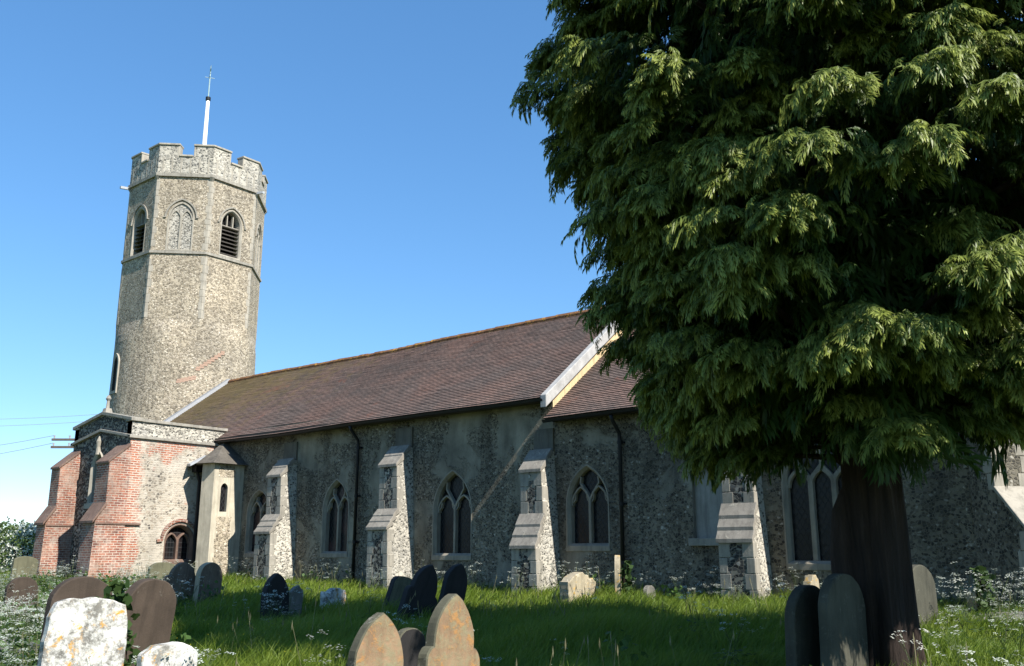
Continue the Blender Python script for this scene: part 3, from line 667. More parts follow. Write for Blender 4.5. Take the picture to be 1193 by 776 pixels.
# parapet with string and coping; gable on the south with a finial
st = MB(); st.box(PX1 - .05, PX1 + .09, PY - .09, 0, 5.42, 5.52); st.box(PX0 - .09, PX0 + .05, PY - .09, 0, 5.42, 5.52)
XC = (PX0 + PX1) / 2
def gb(mb, z0, z1, rise, y0, y1, ex):
    for xa, xb in ((PX0 - ex, XC), (XC, PX1 + ex)):
        za, zb = (0, rise) if xb == XC else (rise, 0)
        mb.hexa([(xa, y0, z0 + za), (xb, y0, z0 + zb), (xb, y1, z0 + zb), (xa, y1, z0 + za), (xa, y0, z1 + za), (xb, y0, z1 + zb), (xb, y1, z1 + zb), (xa, y1, z1 + za)])
gb(st, 5.425, 5.525, .36, PY - .09, PY + .05, .085)
st.build('string_course', MAT['grey_stone'], porch, bevel=.015)
m = MB(); m.box(PX1 - .3, PX1 - .004, PY, 0, 5.5, 6.02); m.box(PX0 + .004, PX0 + .3, PY, 0, 5.5, 6.02); gb(m, 5.3, 6.02, .36, PY + .004, PY + .3, -.01); pp = m.build('parapet', MAT['pale_flint'], porch)
m = MB(); m.box(PX1 - .34, PX1 + .06, PY - .06, .1, 6.0, 6.10); m.box(PX0 - .06, PX0 + .34, PY - .06, 0, 6.0, 6.10); gb(m, 6.005, 6.12, .38, PY - .08, PY + .34, .075)
m.build('coping', MAT['grey_stone'], pp, bevel=.012)
m = MB(); z = 6.48; m.hexa([(XC - .16, PY - .05, z - .1), (XC + .16, PY - .05, z - .1), (XC + .16, PY + .25, z - .1), (XC - .16, PY + .25, z - .1), (XC - .1, PY, z + .15), (XC + .1, PY, z + .15), (XC + .1, PY + .2, z + .15), (XC - .1, PY + .2, z + .15)])
m.tube([(XC, PY + .1, z + .1), (XC, PY + .1, z + .42), (XC, PY + .1, z + .5), (XC, PY + .1, z + .62)], [.07, .05, .10, .04], 8); m.build('finial', MAT['grey_stone'], pp)
# brick buttresses running south from the porch corners
def pbut(x0, x1, face):
    z1, z2, z3, zt = 2.62, 3.16, 4.55, 5.15; d1, d2, yf = 1.05, .68, PY
    prof = [(-.05, -.3), (d1, -.3), (d1 - .08, z1), (d2, z2), (d2, z3), (0.0, zt), (-.05, zt)]
    P = [(x0, yf - d, z) for d, z in prof] + [(x1, yf - d, z) for d, z in prof]; n = len(prof); m = MB()
    m.add(P, [tuple(range(n, 2 * n)), tuple(range(n - 1, -1, -1))], 0); m.add(P, [(i, i + 1, n + i + 1, n + i) for i in range(n - 1)], 0)
    b = m.build('buttress', MAT['brick'], porch)
    m = MB(); m.hexa([(x0 - .04, yf - d1 - .02, z1 - .06), (x1 + .04, yf - d1 - .02, z1 - .06), (x1 + .04, yf - d2 + .03, z2 - .02), (x0 - .04, yf - d2 + .03, z2 - .02), (x0 - .04, yf - d1 - .02, z1 + .03), (x1 + .04, yf - d1 - .02, z1 + .03), (x1 + .04, yf - d2 - .0, z2 + .09), (x0 - .04, yf - d2 - .0, z2 + .09)])
    m.hexa([(x0 - .03, yf - d2 - .05, z3 - .03), (x1 + .03, yf - d2 - .05, z3 - .03), (x1 + .03, yf + .0, zt - .0), (x0 - .03, yf + .0, zt), (x0 - .03, yf - d2 - .05, z3 + .05), (x1 + .03, yf - d2 - .05, z3 + .05), (x1 + .03, yf - .01, zt + .09), (x0 - .03, yf - .01, zt + .09)])
    m.box(x1 - .02, x1 + .03, yf - d1 + .1, yf + .6 if face else yf, z1 - .09, z1 - .02)
    m.build('weathering', MAT['brickcap'], b, bevel=.015)
pbut(PX1 - .78, PX1 + .05, True); pbut(PX0 - .02, PX0 + .62, False)
# ---- stair turret in the angle of porch and nave
TXE, TYS = -28.28, -1.50; ch = .30
pl = [(PX1, -.80), (-28.80, -1.34), (TXE, TYS + ch), (TXE, 0), (PX1, 0)]
tur = None; m = MB(); SLT = (-.90, -.62, 3.02, 3.82, 4.0)
m.panel(Me(TXE), [(TYS + ch, -.4), (0, -.4), (0, 4.72), (TYS + ch, 4.72)], [arch(*SLT)], 0, 0)
for (a, b), mt in (((pl[0], pl[1]), 1), ((pl[1], pl[2]), 0)): m.face([(*a, -.4), (*b, -.4), (*b, 4.72), (*a, 4.72)], mt)
tur = m.build('stair_turret', [MAT['cream'], MAT['dark_flint']], church, fixn=False)
m = MB(); Mt = Me(TXE)
for a, b, c_, d_ in ((-1.02, -.42, .6, 2.85), (-1.0, -.35, 4.2, 4.66)):
    pts = [(a, c_)]; k = 0; v = c_
    rgt = []; lft = []
    while v < d_: 
        e = random.uniform(-.06, .06); v2 = min(v + .3, d_); rgt += [(b + e, v), (b + e, v2)]; e = random.uniform(-.06, .06); lft += [(a + e, v), (a + e, v2)]; v = v2
    m.panel(Mt, rgt + lft[::-1], [], .004)
m.build('flint_panel', MAT['tower'], tur, fixn=False)
m = MB(); A = arch(*SLT); m.ring(Mt, A, 0, A, -.16); sw = m.build('slit_window', MAT['stone'], tur)
m = MB(); m.panel(Mt, A, [], -.13); m.build('pane', MAT['glass'], sw, fixn=False)
m = MB(); e = .22; top = (PX1 + .25, -.1, 5.62); o_ = [(PX1, -1.05), (-28.85, -1.58), (TXE + e, TYS + ch - .18), (TXE + e, .0)]
for zoff in (0,):
    for i in range(3): m.face([(*o_[i], 4.66), (*o_[i + 1], 4.66), top])
    m.face([(*p, 4.66) for p in o_][::-1] + [(PX1, 0, 4.66)]); 
tr = m.build('roof', m_stone('dark stone slates', (0.13, 0.115, 0.095), 0.55, lichen=(0.22, 0.20, 0.15)), tur)
m = MB(); m.hexa([(PX1, -1.42, 4.62), (PX1 + .5, -1.6, 4.58), (PX1 + .5, -1.0, 4.92), (PX1, -.75, 4.98), (PX1, -1.42, 4.70), (PX1 + .5, -1.6, 4.66), (PX1 + .5, -1.0, 5.0), (PX1, -.75, 5.06)])
m.build('lead_gutter', MAT['lead'], tur)
m = MB(); x_, y_ = PX1 + .16, -.98; m.tube([(x_, y_ - .15, 4.6), (x_, y_ - .1, 4.4), (x_, y_, 4.1), (x_, y_, 0.2)], .055, 8); m.box(x_ - .13, x_ + .13, y_ - .25, y_, 4.42, 4.64); m.build('drainpipe', MAT['iron'], church)

# ------------------------------------------------------------------ gravestones
GM = {
 'white': m_stone('white lichened limestone', (0.22, 0.21, 0.185), 0.5, lichen=(0.62, 0.61, 0.56), orange=(0.50, 0.26, 0.04), each=True, lthr=(0.43, 0.53)),
 'tan': m_stone('tan sandstone', (0.30, 0.195, 0.115), 0.52, each=True, scale=2.6, lichen=(0.235, 0.22, 0.13), lthr=(0.45, 0.62), orange=(0.30, 0.16, 0.06)),
 'brown': m_stone('brown sandstone', (0.075, 0.056, 0.042), 0.5, lichen=(0.16, 0.14, 0.11), each=True, lthr=(0.6, 0.7)),  # base colour darkened to carry the dappled tree shade
 'worn': m_stone('sunlit buff brown stone', (0.19, 0.14, 0.10), 0.5, lichen=(0.30, 0.26, 0.19), each=True),  # paler copy of the brown stone, brightened to look partly sunlit
 'dark': m_stone('blackened slate', (0.028, 0.026, 0.025), 0.6, lichen=(0.06, 0.06, 0.05), each=True, lthr=(0.62, 0.7), rough=0.75),
 'grey': m_stone('grey limestone headstone', (0.20, 0.19, 0.165), 0.6, lichen=(0.32, 0.31, 0.27), each=True),
 'green': m_stone('algae green limestone', (0.15, 0.145, 0.09), 0.6, lichen=(0.22, 0.20, 0.13), each=True),
 'shade': m_stone('shade-darkened greenish stone', (0.085, 0.082, 0.060), 0.5, lichen=(0.14, 0.135, 0.10), each=True),  # shade under the tree is put into this stone colour
 'yellow': m_stone('yellow lichened stone', (0.42, 0.36, 0.25), 0.62, lichen=(0.55, 0.49, 0.36), orange=(0.45, 0.27, 0.06), each=True),
 'edge': m_stone('mossy stone edge', (0.11, 0.105, 0.07), 0.5, lichen=(0.26, 0.25, 0.20), each=True)}
def half_profile(kind, w, h):
    a = w / 2; P = []
    if kind == 'round':
        hs = h - a * .85; P = [(a, 0), (a, hs)] + [(a * math.cos(t), hs + a * .85 * math.sin(t)) for t in np.linspace(.15, math.pi / 2, 9)]
    elif kind == 'segment':
        hs = h - a * .45; P = [(a, 0), (a, hs)] + [(a * math.cos(t), hs + a * .45 * math.sin(t)) for t in np.linspace(.2, math.pi / 2, 8)]
    elif kind == 'gothic':
        hh = a * 1.45; hs = h - hh; R_ = (a * a + hh * hh) / (2 * a); th = math.acos((R_ - a) / R_)
        P = [(a, 0), (a, hs)] + [(a - R_ + R_ * math.cos(th * k / 9), hs + R_ * math.sin(th * k / 9)) for k in range(1, 10)]
    elif kind == 'shouldered':
        b = a * .74; hh = b * 1.55; hs = h - hh - a * .28; R_ = (b * b + hh * hh) / (2 * b); th = math.acos((R_ - b) / R_)
        P = [(a, 0), (a, hs - .06)] + [(a - .26 * a * (1 - math.cos(t)), hs - .06 + a * .34 * math.sin(t)) for t in np.linspace(.25, 1.57, 6)]
        P += [(b - R_ + R_ * math.cos(th * k / 10), hs + a * .28 + R_ * math.sin(th * k / 10)) for k in range(1, 11)]
    elif kind == 'ogee':
        hs = h - a * .9; P = [(a, 0), (a, hs), (a * .97, hs + a * .12), (a * .80, hs + a * .22), (a * .70, hs + a * .24), (a * .68, hs + a * .34), (a * .58, hs + a * .52), (a * .45, hs + a * .68), (a * .3, hs + a * .80), (a * .14, hs + a * .88), (0, hs + a * .9)]
    elif kind == 'rough':
        P = [(a, 0), (a * 1.0, h * .6), (a * .97, h * .86), (a * .84, h * .95), (a * .5, h * .985), (0, h)]
    elif kind == 'broken':
        P = [(a, 0), (a * .98, h * .5), (a * 1.02, h * .78), (a * .9, h * .90), (a * .62, h * .93), (a * .40, h * 1.0), (0, h * .97)]
    return P
def headstone(label, px, pytop, d, w, kind, mat, t=.10, yaw=0, lean=0, tip=0, edge=None, rough=0.009, group='old headstones in the churchyard', dz=0.0, name='gravestone'):
    top = at(px, pytop, d); b = GZ(top.x, top.y) - .12; h = top.z - b
    hp = half_profile(kind, w, h); rg = random.Random(int(px * 7 + d * 13))
    if kind == 'broken':
        L = [(-x * rg.uniform(.9, 1.02), y * (1 if i == 0 else rg.uniform(.86, 1.0))) for i, (x, y) in enumerate(hp)]
    else: L = [(-x, y) for x, y in hp]
    prof = hp + L[::-1][1 if hp[-1][0] < 1e-6 else 0:]
    # dense outline so the rim can be worn
    pr = []
    for i in range(len(prof)):
        p, q = prof[i], prof[(i + 1) % len(prof)]; n = max(1, int(math.hypot(q[0] - p[0], q[1] - p[1]) / .06))
        pr += [(p[0] + (q[0] - p[0]) * k / n, p[1] + (q[1] - p[1]) * k / n) for k in range(n)]
    def wear(p):
        k = mnoise.noise((p[0] * 6 + px, p[1] * 6, d)) * rough + mnoise.noise((p[0] * 19 + px, p[1] * 19, d)) * rough * .5; r = math.hypot(p[0], p[1] - h * .5) or 1
        return (p[0] + p[0] / r * k, p[1] + (p[1] - h * .5) / r * k)
    pr = [wear(p) for p in pr]; cx = 0; bv = .012
    M = lambda u, v, w_: (u, -w_, v)
    inn = [(p[0] * (1 - 2 * bv / w), p[1] - (bv if p[1] > .05 else 0)) for p in pr]
    m = MB(); m.panel(M, inn, [], t / 2, 0); m.ring(M, pr, t / 2 - bv, inn, t / 2, 1); m.ring(M, pr, -t / 2 + bv, pr, t / 2 - bv, 1); m.ring(M, inn, -t / 2, pr, -t / 2 + bv, 1); m.panel(M, inn, [], -t / 2, 0)
    o = m.build(name, [GM[mat], GM[edge or mat]])
    o.rotation_euler = (rad(tip), rad(lean), rad(90 + yaw))
    off = o.rotation_euler.to_matrix() @ Vector((0, 0, h)); o.location = (top.x - off.x, top.y - off.y, b)
    return tag(o, label, 'gravestone', group)
H = headstone
H('large pale headstone crusted with white and orange lichen, nearest stone at left', 107, 694, 9.0, .68, 'rough', 'white', .11, yaw=-6, lean=4, tip=-3, rough=.02)
H('brown round headstone overgrown with ivy, right behind the white lichened one', 99, 671, 11.2, .68, 'round', 'brown', .12, lean=3, rough=.01)
H('big dark round topped headstone beside the white lichened headstone', 180, 673, 12.3, .74, 'round', 'brown', .14, yaw=12, lean=5, tip=4)
H('low white rounded stone at the foot of the big dark round headstone', 197, 749, 8.9, .50, 'segment', 'white', .13, yaw=-8, rough=.02)
H('brown headstone with scrolled round top, left of the pair before the porch window', 214, 655, 23.5, .88, 'ogee', 'worn', .14, lean=3, rough=.006)
H('brown round headstone leaning right, right of the pair before the stair turret', 246, 655, 23.5, .78, 'round', 'worn', .14, yaw=16, lean=5, edge='yellow')
H('small greenish square topped headstone below the porch window', 190, 655, 27.5, .80, 'segment', 'green', .12)
H('small grey rounded stone between the white and the big dark headstones', 148, 689, 16, .46, 'round', 'grey', .12, lean=4)
H('pale green headstone at the far left near the brick buttress', 31, 648, 32, .72, 'segment', 'green', .12, lean=3)
H('low brown round headstone in the weeds at the far left', 27, 672, 22, .62, 'round', 'brown', .12)
H('small black pointed headstone standing alone on the shaded lawn', 322, 668, 19.4, .66, 'gothic', 'dark', .13, lean=-1, yaw=8)
H('short grey lichened stone leaning against the lone black pointed headstone', 343, 682, 19.9, .42, 'broken', 'grey', .12, lean=3, rough=.012)
H('low white stump of stone in the grass before the second buttress', 388, 685, 21.5, .60, 'broken', 'white', .2, rough=.03)
H('tall black shouldered headstone leaning right, left of the black pair', 502, 653, 18.2, .84, 'shouldered', 'dark', .13, lean=21, tip=2)
H('black round topped headstone leaning right, right of the black pair', 536, 653, 19.4, .62, 'gothic', 'dark', .13, lean=19)
H('mossy dark headstone leaning right behind the black pair', 478, 671, 19.6, .90, 'segment', 'green', .13, lean=22, edge='dark')
H('tan sandstone pointed headstone with mossy edge, lower left of the front pair', 443, 713, 8.5, .76, 'shouldered', 'tan', .11, yaw=-2, lean=6, tip=-2, edge='edge')
H('tan sandstone pointed headstone with shoulders, taller one of the front pair', 527, 691, 8.8, .74, 'shouldered', 'tan', .12, yaw=2, lean=5, tip=-2, edge='edge')
H('dark round headstone between the two tan front headstones', 478, 731, 10.6, .44, 'round', 'dark', .10, lean=3, edge='edge')
H('stout pale yellow broken headstone before the third buttress', 669, 667, 20.2, .78, 'broken', 'yellow', .24, lean=-2, rough=.014)
H('short pale broken stone touching the stout yellow headstone', 684, 673, 20.5, .44, 'broken', 'yellow', .2, rough=.03, lean=3)
H('narrow headstone leaning left with ivy on it, under the chancel window', 719, 646, 20.4, .62, 'gothic', 'green', .12, lean=-7, yaw=30, edge='yellow')
H('tiny pale stone in the white flowers right of the ivied headstone', 756, 682, 20.8, .36, 'round', 'grey', .12)
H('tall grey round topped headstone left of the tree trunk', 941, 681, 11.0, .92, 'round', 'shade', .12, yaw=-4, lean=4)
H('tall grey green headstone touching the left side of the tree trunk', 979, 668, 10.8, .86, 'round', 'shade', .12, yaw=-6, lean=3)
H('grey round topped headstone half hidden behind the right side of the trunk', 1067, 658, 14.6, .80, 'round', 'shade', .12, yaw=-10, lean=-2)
H('small pale broken stone wrapped in ivy at the right', 1134, 683, 17.0, .42, 'broken', 'yellow', .15, rough=.02)
H('small pale stone post seen between the two grey stones by the trunk', 944, 669, 18.5, .40, 'broken', 'yellow', .16, rough=.015)
def slab(label, px, py, d, l, w, yaw, mat):
    p = at(px, py, d); m = MB(); m.box(-l / 2, l / 2, -w / 2, w / 2, -.25, .10); m.box(-l / 2 - .06, l / 2 + .06, -w / 2 - .06, w / 2 + .06, .103, .17)
    o = m.build('ledger_slab', GM[mat], bevel=.02); o.location = (p.x, p.y, GZ(p.x, p.y) + .05); o.rotation_euler = (rad(2), rad(-2), rad(yaw)); tag(o, label, 'grave slab')
slab('low grey ledger slab lying in the weeds at the left edge', 22, 728, 15.5, 1.9, .6, 175, 'grey')
slab('flat pale ledger slab in the weeds at the right edge', 1180, 728, 16.5, 1.6, .7, 30, 'grey')

# ------------------------------------------------------------------ foliage building blocks
def leafmat(name, c1, c2, tip=None, trans=0.25, rough=0.6, spec=0.25):
    s = NT(name); g = s.new('ShaderNodeNewGeometry')
    c = s.mix(g.outputs['Random Per Island'], c1, c2)
    c = s.mix(s.ramp(s.noise(0.8, 3), [(0.35, 0.0), (0.65, 1.0)]), c, s.mix(1.0, c, (0.75, 0.85, 0.8), 'MULTIPLY'))
    if tip:
        a = s.new('ShaderNodeAttribute', attribute_name='tint'); c = s.mix(a.outputs['Fac'], c, tip)
    s.b.inputs['Specular IOR Level'].default_value = spec; s.done(c, rough)
    tr = s.new('ShaderNodeBsdfTranslucent'); s.t.links.new(c, tr.inputs['Color']); mx = s.new('ShaderNodeMixShader'); mx.inputs[0].default_value = trans
    s.t.links.new(s.b.outputs[0], mx.inputs[1]); s.t.links.new(tr.outputs[0], mx.inputs[2]); s.t.links.new(mx.outputs[0], s.n['Material Output'].inputs['Surface'])
    return s.mat
def frames(D, Up):
    X = D / np.linalg.norm(D, axis=1, keepdims=True); Y = np.cross(Up, X); Y /= np.linalg.norm(Y, axis=1, keepdims=True) + 1e-9
    return X, Y, np.cross(X, Y)
def scatter(T, P, X, Y, Z, S):       # place template points T (n,3) at every P: returns (N*n,3)
    W = T[None, :, 0:1] * X[:, None] + T[None, :, 1:2] * Y[:, None] + T[None, :, 2:3] * Z[:, None]
    return (P[:, None] + W * S[:, None, None]).reshape(-1, 3)

# ------------------------------------------------------------------ the cypress
tp = at(1024, 700, 11.5); TRX, TRY = tp.x, tp.y; TG = GZ(TRX, TRY)
tree = tag(empty('cypress_tree', (0, 0, 0)), 'huge dark green cypress with drooping sprays and thick reddish trunk before the chancel', 'tree')
s = NT('fibrous reddish bark'); k = s.noise(7, 6, 0.65, s.mapping(s.P, (1, 1, 0.10)), 0.4)
c = s.ramp(k, [(0.3, (0.008, 0.006, 0.005)), (0.55, (0.030, 0.020, 0.015)), (0.75, (0.055, 0.038, 0.029))])
bark = s.done(c, 0.95, s.bump(k, 1.0, 0.09))
def trunk_mesh():
    n = 56; zs = [-.4, -.1, .1, .3, .6, 1, 1.6, 2.4, 3.4, 4.6, 6, 8, 10.5, 13, 15.6]; V = []; F = []
    for i, z in enumerate(zs):
        r0 = (0.35 + .05 * math.exp(-max(z, 0) / .3)) * (1 - max(z - .5, 0) / 16.5)
        for k in range(n):
            a = 2 * math.pi * k / n; fl = 1 + (.07 + .10 * math.exp(-max(z, 0) / .5)) * math.sin(5 * a + .15 * z) + .05 * math.sin(11 * a + 1 + .1 * z) + .035 * math.sin(23 * a + .2 * z)
            V.append((TRX + r0 * fl * math.cos(a) + .015 * z * math.sin(z), TRY + r0 * fl * math.sin(a), TG + z))
    for i in range(len(zs) - 1):
        for k in range(n): F.append((i * n + k, i * n + (k + 1) % n, (i + 1) * n + (k + 1) % n, (i + 1) * n + k))
    m = MB(); m.add(V, F); return m
trunk = trunk_mesh().build('trunk', bark, tree, smooth=True)
# burr on the camera-left flank
m = MB(); bd = -RT; bx, by = TRX + bd.x * .33, TRY + bd.y * .33
m.tube([(bx, by, TG - .2), (bx, by, TG + .6), (bx + bd.x * .03, by + bd.y * .03, TG + 1.3), (bx + .02, by, TG + 1.75), (bx + .08, by + .03, TG + 1.98), (bx + .12, by + .05, TG + 2.05)], [.24, .17, .14, .13, .09, .02], 14)
m.build('trunk_burr', bark, trunk, smooth=True)
ZB, ZT = 1.6, 17.0
def env(z):   # crown radius by height above ground
    return np.interp(z, [2.4, 2.7, 3.3, 3.7, 4.1, 4.6, 5.3, 5.8, 6.3, 7.4, 8.1, 8.9, 10.5, 12.5, 14.5, 16.3], [1.95, 2.25, 2.7, 2.85, 2.97, 3.15, 3.1, 3.45, 3.75, 3.8, 3.6, 3.15, 2.6, 1.9, 1.1, .3])
# spray template: a flat fern-like frond, drooping to its tip
def spray(nb, seed, droop):
    r = np.random.default_rng(seed); V = []; F = []; Tn = []
    def kite(p, d, l, w, t0, t1, dz):
        d = d / np.linalg.norm(d); sd = np.array([-d[1], d[0], 0]); sd /= np.linalg.norm(sd) + 1e-6; b = len(V); roll = r.normal(0, .45); sd = sd * math.cos(roll) + np.array([0, 0, math.sin(roll)])
        q1 = p + d * l * .5; q2 = p + d * l; q1[2] -= dz * .2; q2[2] -= dz
        V.extend([p - sd * w * .3, q1 - sd * w * .5, q2, q1 + sd * w * .5]); F.append([b, b + 1, b + 2, b + 3]); Tn.extend([t0, (t0 + t1) / 2, t1, (t0 + t1) / 2])
    def ax(t): return np.array([t - .18 * droop * t * t, 0.0, .18 * t - droop * t * t])
    for i in range(nb):
        t = .08 + .84 * i / (nb - 1); l = (.44 * (1 - .62 * t) + .06) * r.uniform(.75, 1.2)
        for sg in (-1, 1):
            a = sg * rad(r.uniform(30, 62)); d = np.array([math.cos(a), math.sin(a), .1 - 1.3 * droop * t - r.uniform(0, .3)])
            kite(ax(t), d, l, .075, t * .4, t * .5 + .45, l * r.uniform(.25, .6))
            if l > .2:
                p = ax(t) + d / np.linalg.norm(d) * l * .4; a2 = sg * rad(15); kite(p, np.array([math.cos(a2), math.sin(a2), -.5 - droop * t]), l * .6, .06, t * .5, t * .5 + .4, l * .3)
        kite(ax(t - .05), ax(t + .12) - ax(t - .05), .17, .06, t * .4, t * .4 + .1, 0)
    kite(ax(.9), np.array([1, 0, -2 * droop]), .24, .07, .7, 1, .06)
    return np.array(V), np.array(F), np.array(Tn)
TPL = [spray(7, 3 + i, d) for i, d in enumerate((.35, .5, .65, .8, .95, .6))]
def zlow(th):      # underside of the crown: higher on the south-east side
    return 2.62 + .22 * math.sin(3 * th + 1) + .14 * math.sin(8 * th) - .5 * max(0, math.cos(th + rad(8))) ** 3 + .6 * max(0, math.cos(th - rad(50))) ** 4 - .15 * max(0, math.cos(th + rad(15))) - .28 * max(0, math.cos(th - rad(215)))
def crown():
    P, D, U, S, tn = [], [], [], [], []
    nb = 1000; r = RNG; limbs = []
    for b in range(nb):
        th = r.uniform(0, 2 * math.pi); z0 = zlow(th)
        z = z0 + (16.4 - z0) * ((b + r.uniform(0, 1)) / nb) if b % 3 else r.uniform(z0, 11)
        z = max(z + r.normal(0, .15), z0 - .1)
        R_ = env(z) * (1 + .20 * max(0, math.cos(th + rad(8))) ** 3) * (1 + (.22 if z < 5.2 else .06) * max(0, math.cos(th + rad(78))) ** 2) * (1 + .03 * math.sin(3 * th + z * 1.1) + .03 * math.sin(6 * th - z * 2.3) + .03 * math.sin(9 * th + z * 4.1)) * (1 - .30 * r.uniform(0, 1) ** 1.6)
        L = min(r.uniform(.7, 1.35), R_ * .75); o = np.array([math.cos(th), math.sin(th), 0.0]); tl = np.array([-o[1], o[0], 0])
        st = np.array([TRX, TRY, TG + z + .15 + .1 * L]) + o * (R_ - L)
        dr = r.uniform(.15, .42); limbs.append((st, o, L, dr)); wd = r.uniform(.18, .32)
        n = int(60 + 44 * L)
        for k in range(n):
            t = math.sqrt(r.uniform(0.02, 1)); lat = r.normal(0, wd) * L * (1.1 - .65 * t)
            p = st + o * (L * t) + tl * lat + np.array([0, 0, .22 * t * L - dr * L * t * t * .9 - abs(lat) * .22 + r.normal(0, .05)])
            yaw = math.atan2(lat, .5 * L) * 1.2 + r.normal(0, .5); d = o * math.cos(yaw) + tl * math.sin(yaw)
            pitch = -r.uniform(-.1, .5) - .35 * t * dr; d = d * math.cos(pitch) + np.array([0, 0, math.sin(pitch)])
            P.append(p); D.append(d); U.append(np.array([0, 0, 1]) + r.normal(0, .3, 3)); S.append((.12 + .22 * r.uniform(0, 1) ** 1.3) * (1.0 if z < 11 else 1.3)); tn.append(np.clip(t * 1.3 - .35 + r.normal(0, .18), 0, 1))
    for k in range(4200):   # sparse inner sprays round the trunk
        th = r.uniform(0, 6.283); z = r.uniform(zlow(th) + .4, 15.5); R_ = env(z) * r.uniform(.15, .66); o = np.array([math.cos(th), math.sin(th), 0])
        P.append(np.array([TRX, TRY, TG + z]) + o * R_); D.append(o + np.array([0, 0, -r.uniform(.1, .8)])); U.append(np.array([0, 0, 1]) + r.normal(0, .4, 3)); S.append(r.uniform(.45, .8)); tn.append(0.0)
    P, D, U, S, tn = map(np.array, (P, D, U, S, tn)); X, Y, Z = frames(D, U); which = r.integers(0, len(TPL), len(P))
    VV, FF, TT = [], [], []; base = 0
    for i, (T, F, t) in enumerate(TPL):
        q = which == i; n = q.sum(); VV.append(scatter(T, P[q], X[q], Y[q], Z[q], S[q])); FF.append((F[None] + (base + np.arange(n) * len(T))[:, None, None]).reshape(-1, 4)); base += n * len(T)
        TT.append((t[None] * tn[q][:, None]).ravel())
    return np.concatenate(VV), np.concatenate(FF), np.concatenate(TT), limbs
cv, cf, ct, limbs = crown()
raw_mesh('crown', cv, cf, leafmat('cypress sprays', (0.030, 0.064, 0.014), (0.055, 0.095, 0.020), (0.36, 0.40, 0.085), 0.30, 0.45), tree, ct)  # new-growth tips painted brighter, inner sprays darker, to read as sunlit
m = MB()
for st, o, L, dr in limbs[::4]:
    z0 = max(st[2] - .5, TG + 2.1); m.tube([(TRX, TRY, z0), (TRX + (st[0] - TRX) * .5, TRY + (st[1] - TRY) * .5, (z0 + st[2]) / 2 + .12), tuple(st), tuple(st + o * L * .7 + np.array([0, 0, .1 - dr * L * .3]))], [.075, .05, .03, .008], 5)
for th, z, L in ((rad(200), 3.4, 2.2), (rad(160), 3.6, 2.2), (rad(255), 3.7, 1.9), (rad(60), 3.8, 2.2), (rad(340), 4.0, 1.9)):
    d = Vector((math.cos(th), math.sin(th), 0)); p0 = Vector((TRX, TRY, TG + z - .5)); m.tube([p0, p0 + d * .7 + Vector((0, 0, .12)), p0 + d * L * .6 + Vector((0, 0, .05)), p0 + d * L + Vector((0, 0, .35))], [.12, .08, .05, .02], 8)
m.build('branches', bark, tree, smooth=True)

# ------------------------------------------------------------------ far hedge, bushes and power line
def blob_leaves(c, rx, ry, rz, n, size, rng):
    d = rng.normal(0, 1, (n, 3)); d /= np.linalg.norm(d, axis=1, keepdims=True); rr_ = rng.uniform(.45, 1, n) ** .5
    lump = 1 + .22 * np.sin(d[:, 0] * 5 + c[0]) * np.sin(d[:, 2] * 6 + c[1]) + .12 * np.sin(d[:, 1] * 13)
    P = np.array(c) + d * (rr_ * lump)[:, None] * np.array([rx, ry, rz]); keep = P[:, 2] > c[2] - rz * .75
    return P[keep], d[keep]
QT = np.array([[0, -.5, 0], [.6, -.35, .05], [1, .1, -.1], [.5, .5, .06], [0, .4, 0]]); LQ = np.array([[0, -.45, 0], [.55, -.4, .08], [1.05, 0, -.06], [.5, .42, .05]])
def leaves(P, size, rng, T=LQ, up=.5):
    D = rng.normal(0, 1, P.shape); U = rng.normal(0, 1, P.shape) + np.array([0, 0, up]); X, Y, Z = frames(D, U)
    n = len(T); return scatter(T, P, X, Y, Z, size * rng.uniform(.6, 1.3, len(P))), np.arange(len(P) * n).reshape(-1, n)
hedge_m = leafmat('hedge leaves', (0.05, 0.085, 0.02), (0.10, 0.135, 0.035)); dark_m = leafmat('dark shrub leaves', (0.03, 0.06, 0.016), (0.06, 0.095, 0.024))
blossom = leafmat('white blossom', (0.62, 0.60, 0.53), (0.72, 0.70, 0.64), None, 0.3)
def bush(name, label, cat, px, d, rx, rz, mat, n, size, flowers=0):
    p = at(px, 640, d); g = GZ(p.x, p.y); c = (p.x, p.y, g + rz * .8); root = tag(empty(name, (0, 0, 0)), label, cat, 'bushes beyond the churchyard')
    P, _ = blob_leaves(c, rx, rx * .8, rz, n, size, RNG); v, f = leaves(P, size, RNG); raw_mesh('foliage', v, f, mat, root)
    if flowers:
        P, _ = blob_leaves(c, rx * 1.03, rx * .83, rz * 1.04, flowers, size, RNG); P = P[(mn(P) > -.12)]; v, f = leaves(P, size * .7, RNG); raw_mesh('blossom', v, f, blossom, root)
    m = MB(); 
    for a in range(4): m.tube([(p.x + .15 * a - .2, p.y, g - .1), (p.x + (a - 1.5) * rx * .3, p.y + (a % 2 - .5) * rx * .3, g + rz * 1.1)], [.09, .03], 6)
    m.build('stem', bark, root)
def mn(P): return np.array([mnoise.noise((q[0] * .9, q[1] * .9, q[2] * 1.1)) for q in P])
bush('hawthorn_bush', 'hawthorn covered in white blossom, left of the brick buttress', 'bush', 30, 56, 2.0, 1.4, hedge_m, 1500, .15, 4200)
bush('hedge_bush', 'dark green bush rising highest on the far left skyline', 'bush', 12, 75, 2.2, 1.75, dark_m, 2400, .22)
bush('hedge_bush', 'green bush cut by the left edge of the photo', 'bush', -14, 70, 2.4, 1.6, hedge_m, 2400, .2)
bush('hedge_bush', 'dark bush low between the blossom and the brick buttress', 'bush', 58, 75, 2.0, 1.5, dark_m, 1800, .2)
bush('hedge_bush', 'low green bush before the dark skyline bush at left', 'bush', -34, 50, 1.5, 1.0, hedge_m, 2000, .15)
